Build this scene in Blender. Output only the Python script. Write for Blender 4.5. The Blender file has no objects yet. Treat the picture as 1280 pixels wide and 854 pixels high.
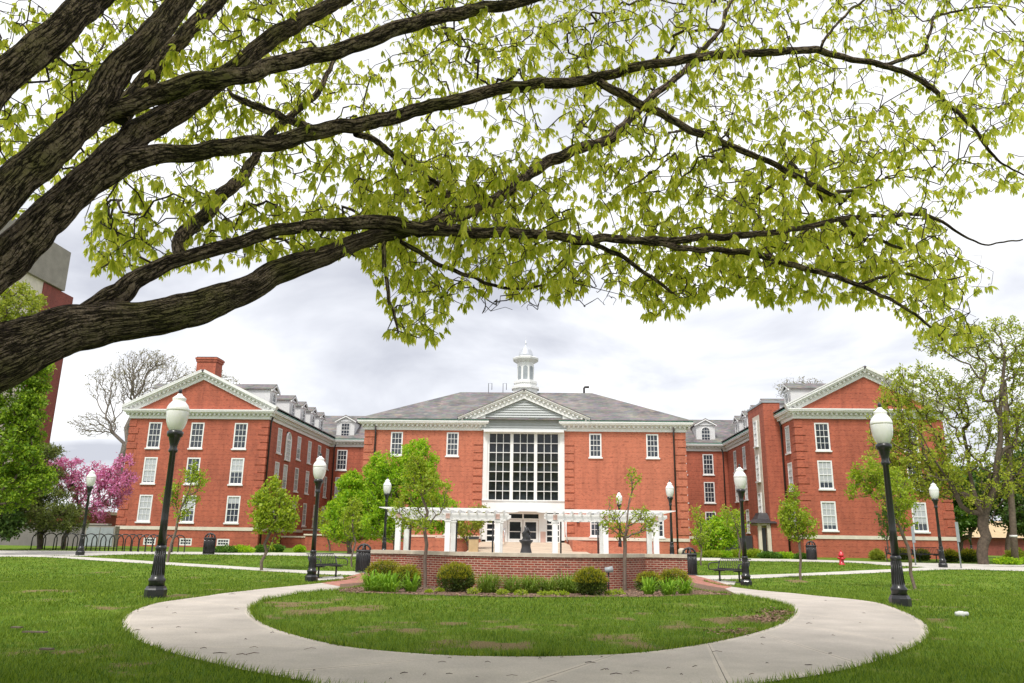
import bpy, math, random
import numpy as np
from mathutils import Vector, Matrix, noise
R = math.radians
SC = bpy.context.scene
COL = SC.collection
# ------------------------------------------------------------------ camera
CAMZ = 1.3; FPX = 967.0; PITCH = R(14.48); ROLL = R(.84)
cd = bpy.data.cameras.new('camera'); cam = bpy.data.objects.new('camera', cd); COL.objects.link(cam)
cd.lens = FPX/1280*36; cd.sensor_width = 36; cd.clip_end = 3000; cd.clip_start = .05
_r0 = Vector((1,0,0)); _u0 = Vector((0,-math.sin(PITCH),math.cos(PITCH))); _f = Vector((0,math.cos(PITCH),math.sin(PITCH)))
_r = _r0*math.cos(ROLL)+_u0*math.sin(ROLL); _u = _u0*math.cos(ROLL)-_r0*math.sin(ROLL)
m = Matrix((( _r.x,_u.x,-_f.x,0),(_r.y,_u.y,-_f.y,0),(_r.z,_u.z,-_f.z,CAMZ),(0,0,0,1)))
cam.matrix_world = m
SC.camera = cam
# ------------------------------------------------------------------ world, sun, exposure
W_ = bpy.data.worlds.new("World"); SC.world = W_; W_.use_nodes = True
nt = W_.node_tree; nt.nodes.clear()
def N(t, typ, **kw):
    n = t.nodes.new(typ)
    for k, v in kw.items(): setattr(n, k, v)
    return n
SUN_EL, SUN_AZ = R(58), R(200)     # azimuth clockwise from +Y: behind the camera, a little left
sky = N(nt,'ShaderNodeTexSky', sky_type='NISHITA', sun_disc=False, sun_elevation=SUN_EL, sun_rotation=SUN_AZ)
bg1 = N(nt,'ShaderNodeBackground'); nt.links.new(sky.outputs[0], bg1.inputs[0]); bg1.inputs[1].default_value = .08
tc = N(nt,'ShaderNodeTexCoord'); sep = N(nt,'ShaderNodeSeparateXYZ'); nt.links.new(tc.outputs['Generated'], sep.inputs[0])
ad = N(nt,'ShaderNodeMath', operation='ADD'); nt.links.new(sep.outputs[2], ad.inputs[0]); ad.inputs[1].default_value = .22
mx_ = N(nt,'ShaderNodeMath', operation='MAXIMUM'); nt.links.new(ad.outputs[0], mx_.inputs[0]); mx_.inputs[1].default_value = .1
dx = N(nt,'ShaderNodeMath', operation='DIVIDE'); nt.links.new(sep.outputs[0], dx.inputs[0]); nt.links.new(mx_.outputs[0], dx.inputs[1])
dy = N(nt,'ShaderNodeMath', operation='DIVIDE'); nt.links.new(sep.outputs[1], dy.inputs[0]); nt.links.new(mx_.outputs[0], dy.inputs[1])
cb = N(nt,'ShaderNodeCombineXYZ'); nt.links.new(dx.outputs[0], cb.inputs[0]); nt.links.new(dy.outputs[0], cb.inputs[1]); cb.inputs[2].default_value = 3.1
n1 = N(nt,'ShaderNodeTexNoise'); n1.inputs['Scale'].default_value = 1.25; n1.inputs['Detail'].default_value = 7; n1.inputs['Roughness'].default_value = .52; n1.inputs['Distortion'].default_value = .35
nt.links.new(cb.outputs[0], n1.inputs['Vector'])
rp = N(nt,'ShaderNodeValToRGB'); nt.links.new(n1.outputs['Fac'], rp.inputs[0])
e = rp.color_ramp.elements; e[0].position = .34; e[0].color = (.50,.515,.575,1); e[1].position = .57; e[1].color = (.93,.935,.95,1)
x_ = rp.color_ramp.elements.new(.45); x_.color = (.68,.695,.745,1)
bg2 = N(nt,'ShaderNodeBackground'); nt.links.new(rp.outputs[0], bg2.inputs[0]); bg2.inputs[1].default_value = 1.0
ms = N(nt,'ShaderNodeMixShader'); ms.inputs[0].default_value = .93
nt.links.new(bg1.outputs[0], ms.inputs[1]); nt.links.new(bg2.outputs[0], ms.inputs[2])
wo = N(nt,'ShaderNodeOutputWorld'); nt.links.new(ms.outputs[0], wo.inputs[0])
sl = bpy.data.lights.new('sun','SUN'); sl.energy = 2.7; sl.angle = R(14); sl.color = (1,.96,.9)
so = bpy.data.objects.new('sun', sl); COL.objects.link(so)
sd = Vector((math.sin(SUN_AZ)*math.cos(SUN_EL), math.cos(SUN_AZ)*math.cos(SUN_EL), math.sin(SUN_EL)))
so.rotation_euler = sd.to_track_quat('Z','Y').to_euler(); so.location = (0,-10,40)
SC.view_settings.view_transform = 'Standard'; SC.view_settings.look = 'None'
SC.view_settings.exposure = .46; SC.view_settings.gamma = 1
SC.render.resolution_x = 1024; SC.render.resolution_y = 683

# ------------------------------------------------------------------ geometry of the place
def WD(u, v):
    x = u-640; y = 427-v; c, s = math.cos(ROLL), math.sin(ROLL); x, y = c*x-s*y, s*x+c*y
    return (x, FPX*math.cos(PITCH)-y*math.sin(PITCH), FPX*math.sin(PITCH)+y*math.cos(PITCH))
TY = np.array([-2000,14,18,23,30,35,41,50,60,3000.]); TZ = np.array([0,0,.08,-.08,-.17,-.02,.3,.42,.5,.5])
_yy = np.linspace(-30,120,1501); _zz = np.interp(_yy,TY,TZ); _k = np.hanning(31); _k /= _k.sum()
_zz = np.convolve(np.pad(_zz,15,mode='edge'), _k, mode='valid')
def T(y): return np.interp(y,_yy,_zz)
def gp(u, v, dz=0):
    d = WD(u,v); lo, hi = 1.0, 400.0
    f = lambda Y: CAMZ + d[2]/d[1]*Y - T(Y) - dz
    for _ in range(50):
        mid = (lo+hi)/2
        if f(mid) > 0: lo = mid
        else: hi = mid
    Y = (lo+hi)/2
    return Vector((d[0]/d[1]*Y, Y, float(T(Y))+dz))
def py(u, v, Y):
    d = WD(u,v); return Vector((d[0]/d[1]*Y, Y, CAMZ+d[2]/d[1]*Y))
def proj(P):
    P = np.asarray(P, float); X = P[:,0]; Y = P[:,1]; Z = P[:,2]-CAMZ
    a = Y*math.cos(PITCH)+Z*math.sin(PITCH); y = -Y*math.sin(PITCH)+Z*math.cos(PITCH); a = np.maximum(a,1e-3)
    x, y = X/a*FPX, y/a*FPX; c, s = math.cos(ROLL), math.sin(ROLL)
    return np.c_[640+c*x+s*y, 427-(-s*x+c*y)]
TH = .042
Ex, Ey, Dx, Dy = math.cos(TH), -math.sin(TH), math.sin(TH), math.cos(TH)
def lw(a, b, z=0): return Vector((Ex*a+Dx*b, Ey*a+Dy*b, z))
def bz(u, v, b):      # building frame: a along the fronts, b away from the street
    d = WD(u,v); t = b/(d[0]*Dx+d[1]*Dy); return (d[0]*Ex+d[1]*Ey)*t, CAMZ+d[2]*t

# ------------------------------------------------------------------ materials
def newmat(name):
    mt = bpy.data.materials.new(name); mt.use_nodes = True
    t = mt.node_tree; t.nodes.clear()
    o = N(t,'ShaderNodeOutputMaterial'); b = N(t,'ShaderNodeBsdfPrincipled'); t.links.new(b.outputs[0], o.inputs[0])
    return mt, t, b, o
def rgb(c): return (c[0],c[1],c[2],1)
def mixc(t, f, a, b, typ='MIX'):
    mm = N(t,'ShaderNodeMix', data_type='RGBA', blend_type=typ)
    for i, s in ((0,f),(6,a),(7,b)):
        if hasattr(s,'is_linked'): t.links.new(s, mm.inputs[i])
        elif i == 0: mm.inputs[0].default_value = s
        else: mm.inputs[i].default_value = rgb(s)
    return mm.outputs[2]
def noi(t, scale, vec=None, detail=4, rough=.55):
    n = N(t,'ShaderNodeTexNoise'); n.inputs['Scale'].default_value = scale; n.inputs['Detail'].default_value = detail; n.inputs['Roughness'].default_value = rough
    if vec is not None: t.links.new(vec, n.inputs['Vector'])
    return n.outputs['Fac']
def ramp(t, f, lo, hi):
    m_ = N(t,'ShaderNodeMapRange'); t.links.new(f, m_.inputs[0]); m_.inputs[1].default_value = lo; m_.inputs[2].default_value = hi
    return m_.outputs[0]
def bump(t, b, h, strength, dist=.02):
    bp = N(t,'ShaderNodeBump'); bp.inputs['Strength'].default_value = strength; bp.inputs['Distance'].default_value = dist
    t.links.new(h, bp.inputs['Height']); t.links.new(bp.outputs[0], b.inputs['Normal'])
def objc(t): return N(t,'ShaderNodeTexCoord').outputs['Object']
def uvc(t): return N(t,'ShaderNodeTexCoord').outputs['UV']
def plain(name, c, rough=.6, var=.12, scale=3, metal=0, coat=0, bmp=0):
    mt, t, b, o = newmat(name); v = objc(t)
    f = noi(t, scale, v, 5)
    col = mixc(t, ramp(t,f,.3,.7), tuple(x*(1-var) for x in c), tuple(min(1,x*(1+var)) for x in c))
    t.links.new(col, b.inputs['Base Color']); b.inputs['Roughness'].default_value = rough; b.inputs['Metallic'].default_value = metal
    if coat: b.inputs['Coat Weight'].default_value = coat
    if bmp: bump(t, b, noi(t, scale*12, v, 3), bmp)
    return mt
def brickmat(name, c1, c2, mortar, bw=.203, rh=.0677, ms_=.011, streak=.25, course=.0):
    mt, t, b, o = newmat(name); v = uvc(t)
    k = N(t,'ShaderNodeTexBrick'); t.links.new(v, k.inputs['Vector']); k.offset = .5
    k.inputs['Color1'].default_value = rgb(c1); k.inputs['Color2'].default_value = rgb(c2); k.inputs['Mortar'].default_value = rgb(mortar)
    k.inputs['Scale'].default_value = 1; k.inputs['Mortar Size'].default_value = ms_; k.inputs['Brick Width'].default_value = bw; k.inputs['Row Height'].default_value = rh; k.inputs['Mortar Smooth'].default_value = .2
    mp = N(t,'ShaderNodeMapping'); t.links.new(v, mp.inputs[0]); mp.inputs['Scale'].default_value = (1.1,.35,1)
    f = noi(t, 1.2, mp.outputs[0], 6, .6)
    dk = tuple(x*(1-streak) for x in (1,1,1))
    col = mixc(t, 1.0, k.outputs['Color'], mixc(t, ramp(t,f,.3,.72), dk, (1.1,1.1,1.1)), 'MULTIPLY')
    mp3 = N(t,'ShaderNodeMapping'); t.links.new(v, mp3.inputs[0]); mp3.inputs['Scale'].default_value = (2.2,.22,1)
    col = mixc(t, ramp(t,noi(t,1.0,mp3.outputs[0],6,.65),.52,.72), col, mixc(t,1.0,col,(.74,.72,.74),'MULTIPLY'))
    # single burnt bricks and every sixth (header) course
    mp2 = N(t,'ShaderNodeMapping'); t.links.new(v, mp2.inputs[0]); mp2.inputs['Scale'].default_value = (1/bw*.9,1/rh*.5,1)
    f2 = noi(t, 1.0, mp2.outputs[0], 2, .5)
    col = mixc(t, ramp(t,f2,.56,.72), col, mixc(t,1.0,col,(.62,.58,.6),'MULTIPLY'))
    if course:
        sp = N(t,'ShaderNodeSeparateXYZ'); t.links.new(v, sp.inputs[0])
        q = N(t,'ShaderNodeMath', operation='DIVIDE'); t.links.new(sp.outputs[1], q.inputs[0]); q.inputs[1].default_value = rh*6
        fr = N(t,'ShaderNodeMath', operation='FRACT'); t.links.new(q.outputs[0], fr.inputs[0])
        lt = N(t,'ShaderNodeMath', operation='LESS_THAN'); t.links.new(fr.outputs[0], lt.inputs[0]); lt.inputs[1].default_value = .19
        nn = N(t,'ShaderNodeMath', operation='MULTIPLY'); t.links.new(lt.outputs[0], nn.inputs[0]); t.links.new(ramp(t,noi(t,6,v,2),.35,.6), nn.inputs[1])
        n3 = N(t,'ShaderNodeMath', operation='MULTIPLY'); t.links.new(nn.outputs[0], n3.inputs[0]); n3.inputs[1].default_value = course
        col = mixc(t, n3.outputs[0], col, mixc(t,1.0,col,(.55,.5,.52),'MULTIPLY'))
    t.links.new(col, b.inputs['Base Color']); b.inputs['Roughness'].default_value = .85
    bump(t, b, k.outputs['Fac'], -.35, .006)
    return mt
def leafmat(name, c1, c2, trans=.45, rough=.55):
    mt, t, b, o = newmat(name)
    g = N(t,'ShaderNodeNewGeometry')
    rr = N(t,'ShaderNodeValToRGB'); t.links.new(g.outputs['Random Per Island'], rr.inputs[0])
    el = rr.color_ramp.elements; el[0].color = rgb(c1); el[1].color = rgb(c2)
    t.links.new(rr.outputs[0], b.inputs['Base Color']); b.inputs['Roughness'].default_value = rough
    b.inputs['Specular IOR Level'].default_value = .35
    tr = N(t,'ShaderNodeBsdfTranslucent'); br = mixc(t,1.0,rr.outputs[0],(1.35,1.3,.75),'MULTIPLY'); t.links.new(br, tr.inputs[0])
    mx = N(t,'ShaderNodeMixShader'); mx.inputs[0].default_value = trans
    t.links.new(b.outputs[0], mx.inputs[1]); t.links.new(tr.outputs[0], mx.inputs[2]); t.links.new(mx.outputs[0], o.inputs[0])
    return mt
M = {}
M['brick'] = brickmat('brick_wing', (.50,.105,.05), (.40,.078,.04), (.42,.17,.11), course=.55)
M['brick_main'] = brickmat('brick_hall', (.56,.145,.075), (.47,.115,.06), (.48,.22,.14), course=.4, streak=.16)
M['brick_near'] = brickmat('brick_garden_wall', (.33,.062,.035), (.20,.038,.026), (.46,.34,.26), ms_=.012, streak=.18)
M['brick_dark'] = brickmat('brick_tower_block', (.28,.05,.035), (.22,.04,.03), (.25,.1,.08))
M['white'] = plain('white_paint', (.78,.78,.77), .5, .05, 1.5)
M['cream'] = plain('cream_stone', (.66,.6,.5), .75, .1, 2.5)
M['cap'] = plain('limestone_cap', (.52,.46,.37), .8, .18, 4, bmp=.1)
M['gray_siding'] = plain('grey_siding', (.44,.46,.46), .6, .05, 2)
M['black'] = plain('black_metal', (.012,.012,.014), .38, .2, 6, coat=.3)
M['dark_metal'] = plain('charcoal_metal', (.035,.033,.036), .5, .25, 8)
M['green_copper'] = plain('weathered_copper', (.16,.33,.27), .7, .3, 5)
M['silver'] = plain('silver_metal', (.62,.64,.68), .35, .12, 3, metal=.6)
M['pipe'] = plain('dark_downpipe', (.03,.022,.02), .5)
M['bluegrey'] = plain('grey_steel', (.3,.33,.35), .5)
M['red'] = plain('red_paint', (.55,.02,.035), .4, .15, 6, coat=.3)
M['tan'] = plain('tan_plastic', (.5,.36,.2), .6)
M['wood_pole'] = plain('weathered_pole', (.2,.15,.12), .9, .3, 8)
M['rosebeam'] = plain('pinkish_wood', (.62,.42,.36), .7)
def slate():
    mt, t, b, o = newmat('slate_roof'); v = objc(t)
    mp = N(t,'ShaderNodeMapping'); t.links.new(v, mp.inputs[0]); mp.inputs['Scale'].default_value = (1.3,1.3,5)
    vo = N(t,'ShaderNodeTexVoronoi'); t.links.new(mp.outputs[0], vo.inputs['Vector']); vo.inputs['Scale'].default_value = 1.6
    f = noi(t, .5, v, 6, .6)
    c = mixc(t, ramp(t,f,.3,.7), (.075,.066,.066), (.21,.18,.165))
    c = mixc(t, ramp(t,noi(t,1.5,mp.outputs[0],4),.55,.75), c, (.27,.20,.15))
    h = N(t,'ShaderNodeHueSaturation'); 
    c2 = mixc(t, .35, c, vo.outputs['Color'], 'SOFT_LIGHT')
    bw_ = N(t,'ShaderNodeHueSaturation'); bw_.inputs['Saturation'].default_value = .55; t.links.new(c2, bw_.inputs['Color'])
    t.nodes.remove(h)
    t.links.new(bw_.outputs[0], b.inputs['Base Color']); b.inputs['Roughness'].default_value = .65
    return mt
M['slate'] = slate()
def siding(name, c):
    mt, t, b, o = newmat(name); v = N(t,'ShaderNodeTexCoord').outputs['Object']
    sp = N(t,'ShaderNodeSeparateXYZ'); t.links.new(v, sp.inputs[0])
    q = N(t,'ShaderNodeMath', operation='MULTIPLY'); t.links.new(sp.outputs[2], q.inputs[0]); q.inputs[1].default_value = 5
    fr = N(t,'ShaderNodeMath', operation='FRACT'); t.links.new(q.outputs[0], fr.inputs[0])
    b.inputs['Base Color'].default_value = rgb(c); b.inputs['Roughness'].default_value = .55
    bump(t, b, fr.outputs[0], .8, .03)
    return mt
M['clap'] = siding('white_clapboard', (.76,.76,.76)); 
def glass(name, c, sp=.5, rough=.06):
    mt, t, b, o = newmat(name); v = objc(t)
    f = noi(t, 1.3, v, 3)
    t.links.new(mixc(t, ramp(t,f,.4,.6), tuple(x*.6 for x in c), tuple(x*1.25 for x in c)), b.inputs['Base Color'])
    b.inputs['Roughness'].default_value = rough; b.inputs['Specular IOR Level'].default_value = sp
    return mt
M['glass'] = glass('dark_glass', (.035,.045,.06), .7)
M['glass_big'] = glass('tall_window_glass', (.02,.024,.03), .35)
def blind():
    mt, t, b, o = newmat('glass_over_blinds'); v = objc(t)
    sp = N(t,'ShaderNodeSeparateXYZ'); t.links.new(v, sp.inputs[0])
    oi = N(t,'ShaderNodeObjectInfo')
    b.inputs['Roughness'].default_value = .12
    w = N(t,'ShaderNodeMath', operation='SUBTRACT'); t.links.new(oi.outputs['Random'], w.inputs[0]); w.inputs[1].default_value = .25
    w2 = N(t,'ShaderNodeMath', operation='MULTIPLY'); t.links.new(w.outputs[0], w2.inputs[0]); w2.inputs[1].default_value = 2.4
    gt = N(t,'ShaderNodeMath', operation='GREATER_THAN'); t.links.new(sp.outputs[2], gt.inputs[0]); t.links.new(w2.outputs[0], gt.inputs[1])
    t.links.new(mixc(t, gt.outputs[0], (.05,.06,.08), (.46,.48,.5)), b.inputs['Base Color'])
    return mt
M['blind'] = blind()
def concrete(name, c, uvj=False):
    mt, t, b, o = newmat(name); v = objc(t)
    f = noi(t, 1.1, v, 7, .6); f2 = noi(t, 60, v, 3, .7)
    col = mixc(t, ramp(t,f,.3,.72), tuple(x*.80 for x in c), tuple(x*1.1 for x in c))
    col = mixc(t, ramp(t,f2,.4,.62), mixc(t,1.0,col,(.8,.79,.78),'MULTIPLY'), col)
    if uvj:
        u = uvc(t); sp = N(t,'ShaderNodeSeparateXYZ'); t.links.new(u, sp.inputs[0])
        # joints every 2.15 m along, lighter trowelled edge band along both sides
        q = N(t,'ShaderNodeMath', operation='DIVIDE'); t.links.new(sp.outputs[0], q.inputs[0]); q.inputs[1].default_value = 2.15
        fr = N(t,'ShaderNodeMath', operation='FRACT'); t.links.new(q.outputs[0], fr.inputs[0])
        pp = N(t,'ShaderNodeMath', operation='SUBTRACT'); t.links.new(fr.outputs[0], pp.inputs[0]); pp.inputs[1].default_value = .5
        ab = N(t,'ShaderNodeMath', operation='ABSOLUTE'); t.links.new(pp.outputs[0], ab.inputs[0])
        band = N(t,'ShaderNodeMath', operation='GREATER_THAN'); t.links.new(ab.outputs[0], band.inputs[0]); band.inputs[1].default_value = .466
        line = N(t,'ShaderNodeMath', operation='GREATER_THAN'); t.links.new(ab.outputs[0], line.inputs[0]); line.inputs[1].default_value = .4965
        e1 = N(t,'ShaderNodeMath', operation='LESS_THAN'); t.links.new(sp.outputs[1], e1.inputs[0]); e1.inputs[1].default_value = .055
        e2 = N(t,'ShaderNodeMath', operation='GREATER_THAN'); t.links.new(sp.outputs[1], e2.inputs[0]); e2.inputs[1].default_value = .945
        mxx = N(t,'ShaderNodeMath', operation='MAXIMUM'); t.links.new(e1.outputs[0], mxx.inputs[0]); t.links.new(e2.outputs[0], mxx.inputs[1])
        my = N(t,'ShaderNodeMath', operation='MAXIMUM'); t.links.new(mxx.outputs[0], my.inputs[0]); t.links.new(band.outputs[0], my.inputs[1])
        col = mixc(t, my.outputs[0], col, mixc(t,1.0,col,(1.16,1.15,1.13),'MULTIPLY'))
        col = mixc(t, line.outputs[0], col, (.12,.1,.085))
    t.links.new(col, b.inputs['Base Color']); b.inputs['Roughness'].default_value = .9
    bump(t, b, f2, .25, .004)
    return mt
M['path'] = concrete('path_concrete', (.53,.475,.42), True)
M['conc'] = concrete('far_concrete', (.60,.57,.52))
M['ramp'] = concrete('tan_paving', (.62,.5,.38))
M['rough_conc'] = concrete('rough_grey_concrete', (.22,.2,.19))
M['tower_conc'] = concrete('board_concrete', (.34,.31,.27))
M['paver'] = brickmat('red_pavers', (.44,.17,.12), (.36,.13,.09), (.4,.22,.17), bw=.2, rh=.1, ms_=.008)
def ground_mat():
    mt, t, b, o = newmat('lawn'); v = objc(t)
    at = N(t,'ShaderNodeAttribute', attribute_name='soil')
    f = noi(t, .6, v, 6, .6); f2 = noi(t, 9, v, 5, .7); f3 = noi(t, 45, v, 3, .7)
    g = mixc(t, ramp(t,f,.3,.7), (.065,.14,.012), (.17,.27,.026)); g = mixc(t, ramp(t,noi(t,2.3,v,4,.6),.5,.68), g, (.22,.26,.05))
    g = mixc(t, ramp(t,f2,.35,.65), mixc(t,1.0,g,(.7,.72,.7),'MULTIPLY'), g)
    s = mixc(t, ramp(t,f3,.35,.65), (.08,.058,.025), (.32,.245,.12))
    a = N(t,'ShaderNodeMath', operation='MULTIPLY_ADD'); t.links.new(f2, a.inputs[0]); a.inputs[1].default_value = 1.25; t.links.new(at.outputs['Fac'], a.inputs[2])
    t.links.new(mixc(t, ramp(t,a.outputs[0],.92,1.15), g, s), b.inputs['Base Color']); b.inputs['Roughness'].default_value = .95
    b.inputs['Specular IOR Level'].default_value = .1
    bump(t, b, f3, .6, .03)
    return mt
M['ground'] = ground_mat()
M['mulch'] = plain('mulch', (.17,.10,.065), .95, .5, 30, bmp=.8)
M['blade'] = leafmat('grass_blades', (.040,.105,.006), (.25,.34,.035), .35, .7)
M['lily'] = leafmat('strap_leaves', (.12,.27,.015), (.27,.44,.04), .35, .8)
M['tall_grass'] = leafmat('tall_grass_leaves', (.10,.19,.02), (.24,.33,.05), .3, .8)
def ramp_out(t, s, lo):
    q = N(t,'ShaderNodeMapRange'); t.links.new(s, q.inputs[0]); q.inputs[3].default_value = lo; return q.outputs[0]
def bark(name, c1, c2, moss, su=7, sv=1.6):
    mt, t, b, o = newmat(name); v = uvc(t)
    mp = N(t,'ShaderNodeMapping'); t.links.new(v, mp.inputs[0]); mp.inputs['Scale'].default_value = (sv,su,1)
    def ridge(sx, sy, det, wd):
        m2 = N(t,'ShaderNodeMapping'); t.links.new(v, m2.inputs[0]); m2.inputs['Scale'].default_value = (sx,sy,1)
        q = noi(t, 1.0, m2.outputs[0], det, .6)
        s1 = N(t,'ShaderNodeMath', operation='SUBTRACT'); t.links.new(q, s1.inputs[0]); s1.inputs[1].default_value = .5
        s2 = N(t,'ShaderNodeMath', operation='ABSOLUTE'); t.links.new(s1.outputs[0], s2.inputs[0])
        return ramp(t, s2.outputs[0], 0, wd)
    ra_ = ridge(sv*1.1, su*1.5, 5, .035); rb_ = ridge(sv*.5, su*.8, 4, .028); rc_ = ridge(sv*4.5, su*1.2, 3, .02)
    m1 = N(t,'ShaderNodeMath', operation='MULTIPLY'); t.links.new(ra_, m1.inputs[0]); t.links.new(rb_, m1.inputs[1])
    m3 = N(t,'ShaderNodeMath', operation='MULTIPLY'); t.links.new(m1.outputs[0], m3.inputs[0]); t.links.new(ramp_out(t, rc_, .55), m3.inputs[1]); vr = m3.outputs[0]
    oc = objc(t); big = noi(t, 2.0, oc, 5, .6); fine = noi(t, 40, oc, 4, .7)
    c = mixc(t, ramp(t,fine,.3,.7), c1, c2); c = mixc(t, ramp(t,big,.48,.66), c, moss)
    c = mixc(t, vr, (.012,.008,.006), c)
    t.links.new(c, b.inputs['Base Color']); b.inputs['Roughness'].default_value = .92; b.inputs['Specular IOR Level'].default_value = .15
    mm = N(t,'ShaderNodeMath', operation='MULTIPLY_ADD'); t.links.new(vr, mm.inputs[0]); mm.inputs[1].default_value = 1.0
    mm2 = N(t,'ShaderNodeMath', operation='MULTIPLY'); t.links.new(fine, mm2.inputs[0]); mm2.inputs[1].default_value = .35; t.links.new(mm2.outputs[0], mm.inputs[2])
    bump(t, b, mm.outputs[0], 1.0, .035)
    return mt
M['bark'] = bark('ridged_bark', (.115,.078,.058), (.31,.235,.185), (.15,.13,.055), 13, 3.0)
M['twig'] = plain('twig_bark', (.05,.034,.028), .9, .3, 10)
M['trunk'] = plain('grey_bark', (.13,.10,.078), .95, .4, 7, bmp=.8)
M['darktrunk'] = plain('brown_ridged_bark', (.10,.075,.055), .95, .4, 7, bmp=.8)
M['bare'] = plain('pale_twig_bark', (.23,.20,.175), .95, .3, 6)
M['youngtrunk'] = plain('brown_bark', (.16,.12,.095), .9, .3, 9)
M['leaf_big'] = leafmat('young_leaves', (.35,.43,.04), (.76,.76,.18), .64, .5)
M['leaf_lime'] = leafmat('lime_leaves', (.22,.34,.02), (.42,.50,.05), .45)
M['leaf_green'] = leafmat('fresh_green_leaves', (.17,.38,.012), (.48,.64,.04), .46)
M['leaf_edge'] = leafmat('edge_tree_leaves', (.09,.20,.012), (.36,.50,.04), .4)
M['leaf_thin'] = leafmat('thin_young_leaves', (.22,.31,.03), (.54,.58,.08), .5)
M['leaf_mid'] = leafmat('mid_green_leaves', (.06,.16,.018), (.15,.28,.04), .35)
M['leaf_dark'] = leafmat('dark_green_leaves', (.035,.085,.014), (.10,.17,.028), .28)
M['leaf_ever'] = leafmat('evergreen_needles', (.07,.11,.02), (.20,.23,.05), .25)
M['leaf_olive'] = leafmat('olive_leaves', (.20,.27,.03), (.44,.48,.07), .45)
M['pink'] = leafmat('pink_blossom', (.52,.12,.34), (.76,.33,.60), .35)
M['yew'] = leafmat('yew_leaves', (.022,.055,.010), (.11,.15,.015), .2)
M['yewtip'] = leafmat('yew_shoots', (.20,.22,.015), (.42,.40,.03), .3)
M['budleaf'] = leafmat('opening_buds', (.22,.2,.12), (.35,.32,.18), .3)
def globe_mat(name, c, rough):
    mt, t, b, o = newmat(name); b.inputs['Base Color'].default_value = rgb(c); b.inputs['Roughness'].default_value = rough
    b.inputs['Subsurface Weight'].default_value = .3; b.inputs['Subsurface Radius'].default_value = (.05,.05,.05); b.inputs['Coat Weight'].default_value = .4
    return mt
M['globe'] = globe_mat('opal_globe', (.76,.76,.74), .25); M['globecap'] = globe_mat('white_acrylic', (.86,.85,.84), .3)

# ------------------------------------------------------------------ mesh helpers
class MB:
    def __init__(s): s.v = []; s.f = []; s.uv = {}; s.sm = []
    def add(s, vs, fs, smooth=False, uvs=None):
        o = len(s.v); s.v += [tuple(p) for p in vs]
        for i, f in enumerate(fs):
            if uvs is not None: s.uv[len(s.f)] = uvs[i]
            s.f.append([o+k for k in f]); s.sm.append(smooth)
        return s
    def box(s, x0,x1,y0,y1,z0,z1):
        return s.add([(x0,y0,z0),(x1,y0,z0),(x1,y1,z0),(x0,y1,z0),(x0,y0,z1),(x1,y0,z1),(x1,y1,z1),(x0,y1,z1)],
            [(0,3,2,1),(4,5,6,7),(0,1,5,4),(1,2,6,5),(2,3,7,6),(3,0,4,7)])
    def poly(s, pts, uvs=None): return s.add(pts, [tuple(range(len(pts)))], uvs=[uvs] if uvs else None)
    def prism(s, pts, d):   # pts: 3D polygon, extruded by vector d
        n = len(pts); q = [Vector(p) for p in pts]; q2 = [p+Vector(d) for p in q]
        return s.add(q+q2, [tuple(range(n))[::-1], tuple(range(n,2*n))]+[(i,(i+1)%n,n+(i+1)%n,n+i) for i in range(n)])
    def lathe(s, prof, k=16, c=(0,0,0), smooth=True, rot=0):
        vs = []; fs = []
        for (r, z) in prof:
            for i in range(k):
                a = 2*math.pi*(i+rot)/k; vs.append((c[0]+r*math.cos(a), c[1]+r*math.sin(a), c[2]+z))
        for j in range(len(prof)-1):
            for i in range(k): fs.append((j*k+i, j*k+(i+1)%k, (j+1)*k+(i+1)%k, (j+1)*k+i))
        fs.append(tuple(range(k))[::-1]); fs.append(tuple((len(prof)-1)*k+i for i in range(k)))
        s.add(vs, fs[:-2], smooth); 
        o = len(s.v)-len(vs); s.f.append([o+q for q in fs[-2]]); s.f.append([o+q for q in fs[-1]]); s.sm += [False,False]
        return s
    def tube(s, pts, rad, k=6, cap=True, smooth=True):
        pts = [Vector(p) for p in pts]; n = len(pts)
        if not hasattr(rad,'__len__'): rad = [rad]*n
        d0 = (pts[1]-pts[0]).normalized(); up = Vector((0,0,1)) if abs(d0.z) < .9 else Vector((1,0,0))
        nx = d0.cross(up).normalized(); vs = []; fs = []
        for i, p in enumerate(pts):
            d = (pts[min(i+1,n-1)]-pts[max(i-1,0)]).normalized()
            nx = (nx-d*nx.dot(d)).normalized(); ny = d.cross(nx)
            for j in range(k):
                a = 2*math.pi*j/k; vs.append(p+(nx*math.cos(a)+ny*math.sin(a))*rad[i])
        for i in range(n-1):
            for j in range(k): fs.append((i*k+j, i*k+(j+1)%k, (i+1)*k+(j+1)%k, (i+1)*k+j))
        if cap: fs += [tuple(range(k))[::-1], tuple((n-1)*k+j for j in range(k))]
        return s.add(vs, fs, smooth)
    def build(s, name, mat, parent=None, off=(0,0,0), ctm=None):
        me = bpy.data.meshes.new(name); o = Vector(off)
        me.from_pydata([(p[0]-o.x,p[1]-o.y,p[2]-o.z) for p in s.v], [], s.f)
        me.materials.append(M[mat] if isinstance(mat,str) else mat)
        me.polygons.foreach_set('use_smooth', s.sm)
        uv = me.uv_layers.new(name='uv'); V = s.v; data = np.zeros((len(me.loops),2)); li = 0
        for i, p in enumerate(me.polygons):
            nn = p.normal; f = s.f[i]; ex = s.uv.get(i)
            for j, k in enumerate(f):
                x, y, z = V[k]
                if ex is not None: data[li] = ex[j]
                elif abs(nn.z) > .75: data[li] = (x,y)
                elif abs(nn.y) > abs(nn.x): data[li] = (x,z)
                else: data[li] = (y,z)
                li += 1
        uv.data.foreach_set('uv', data.ravel())
        ob = bpy.data.objects.new(name, me); COL.objects.link(ob)
        if parent is not None: ob.parent = parent
        return ob
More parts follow.
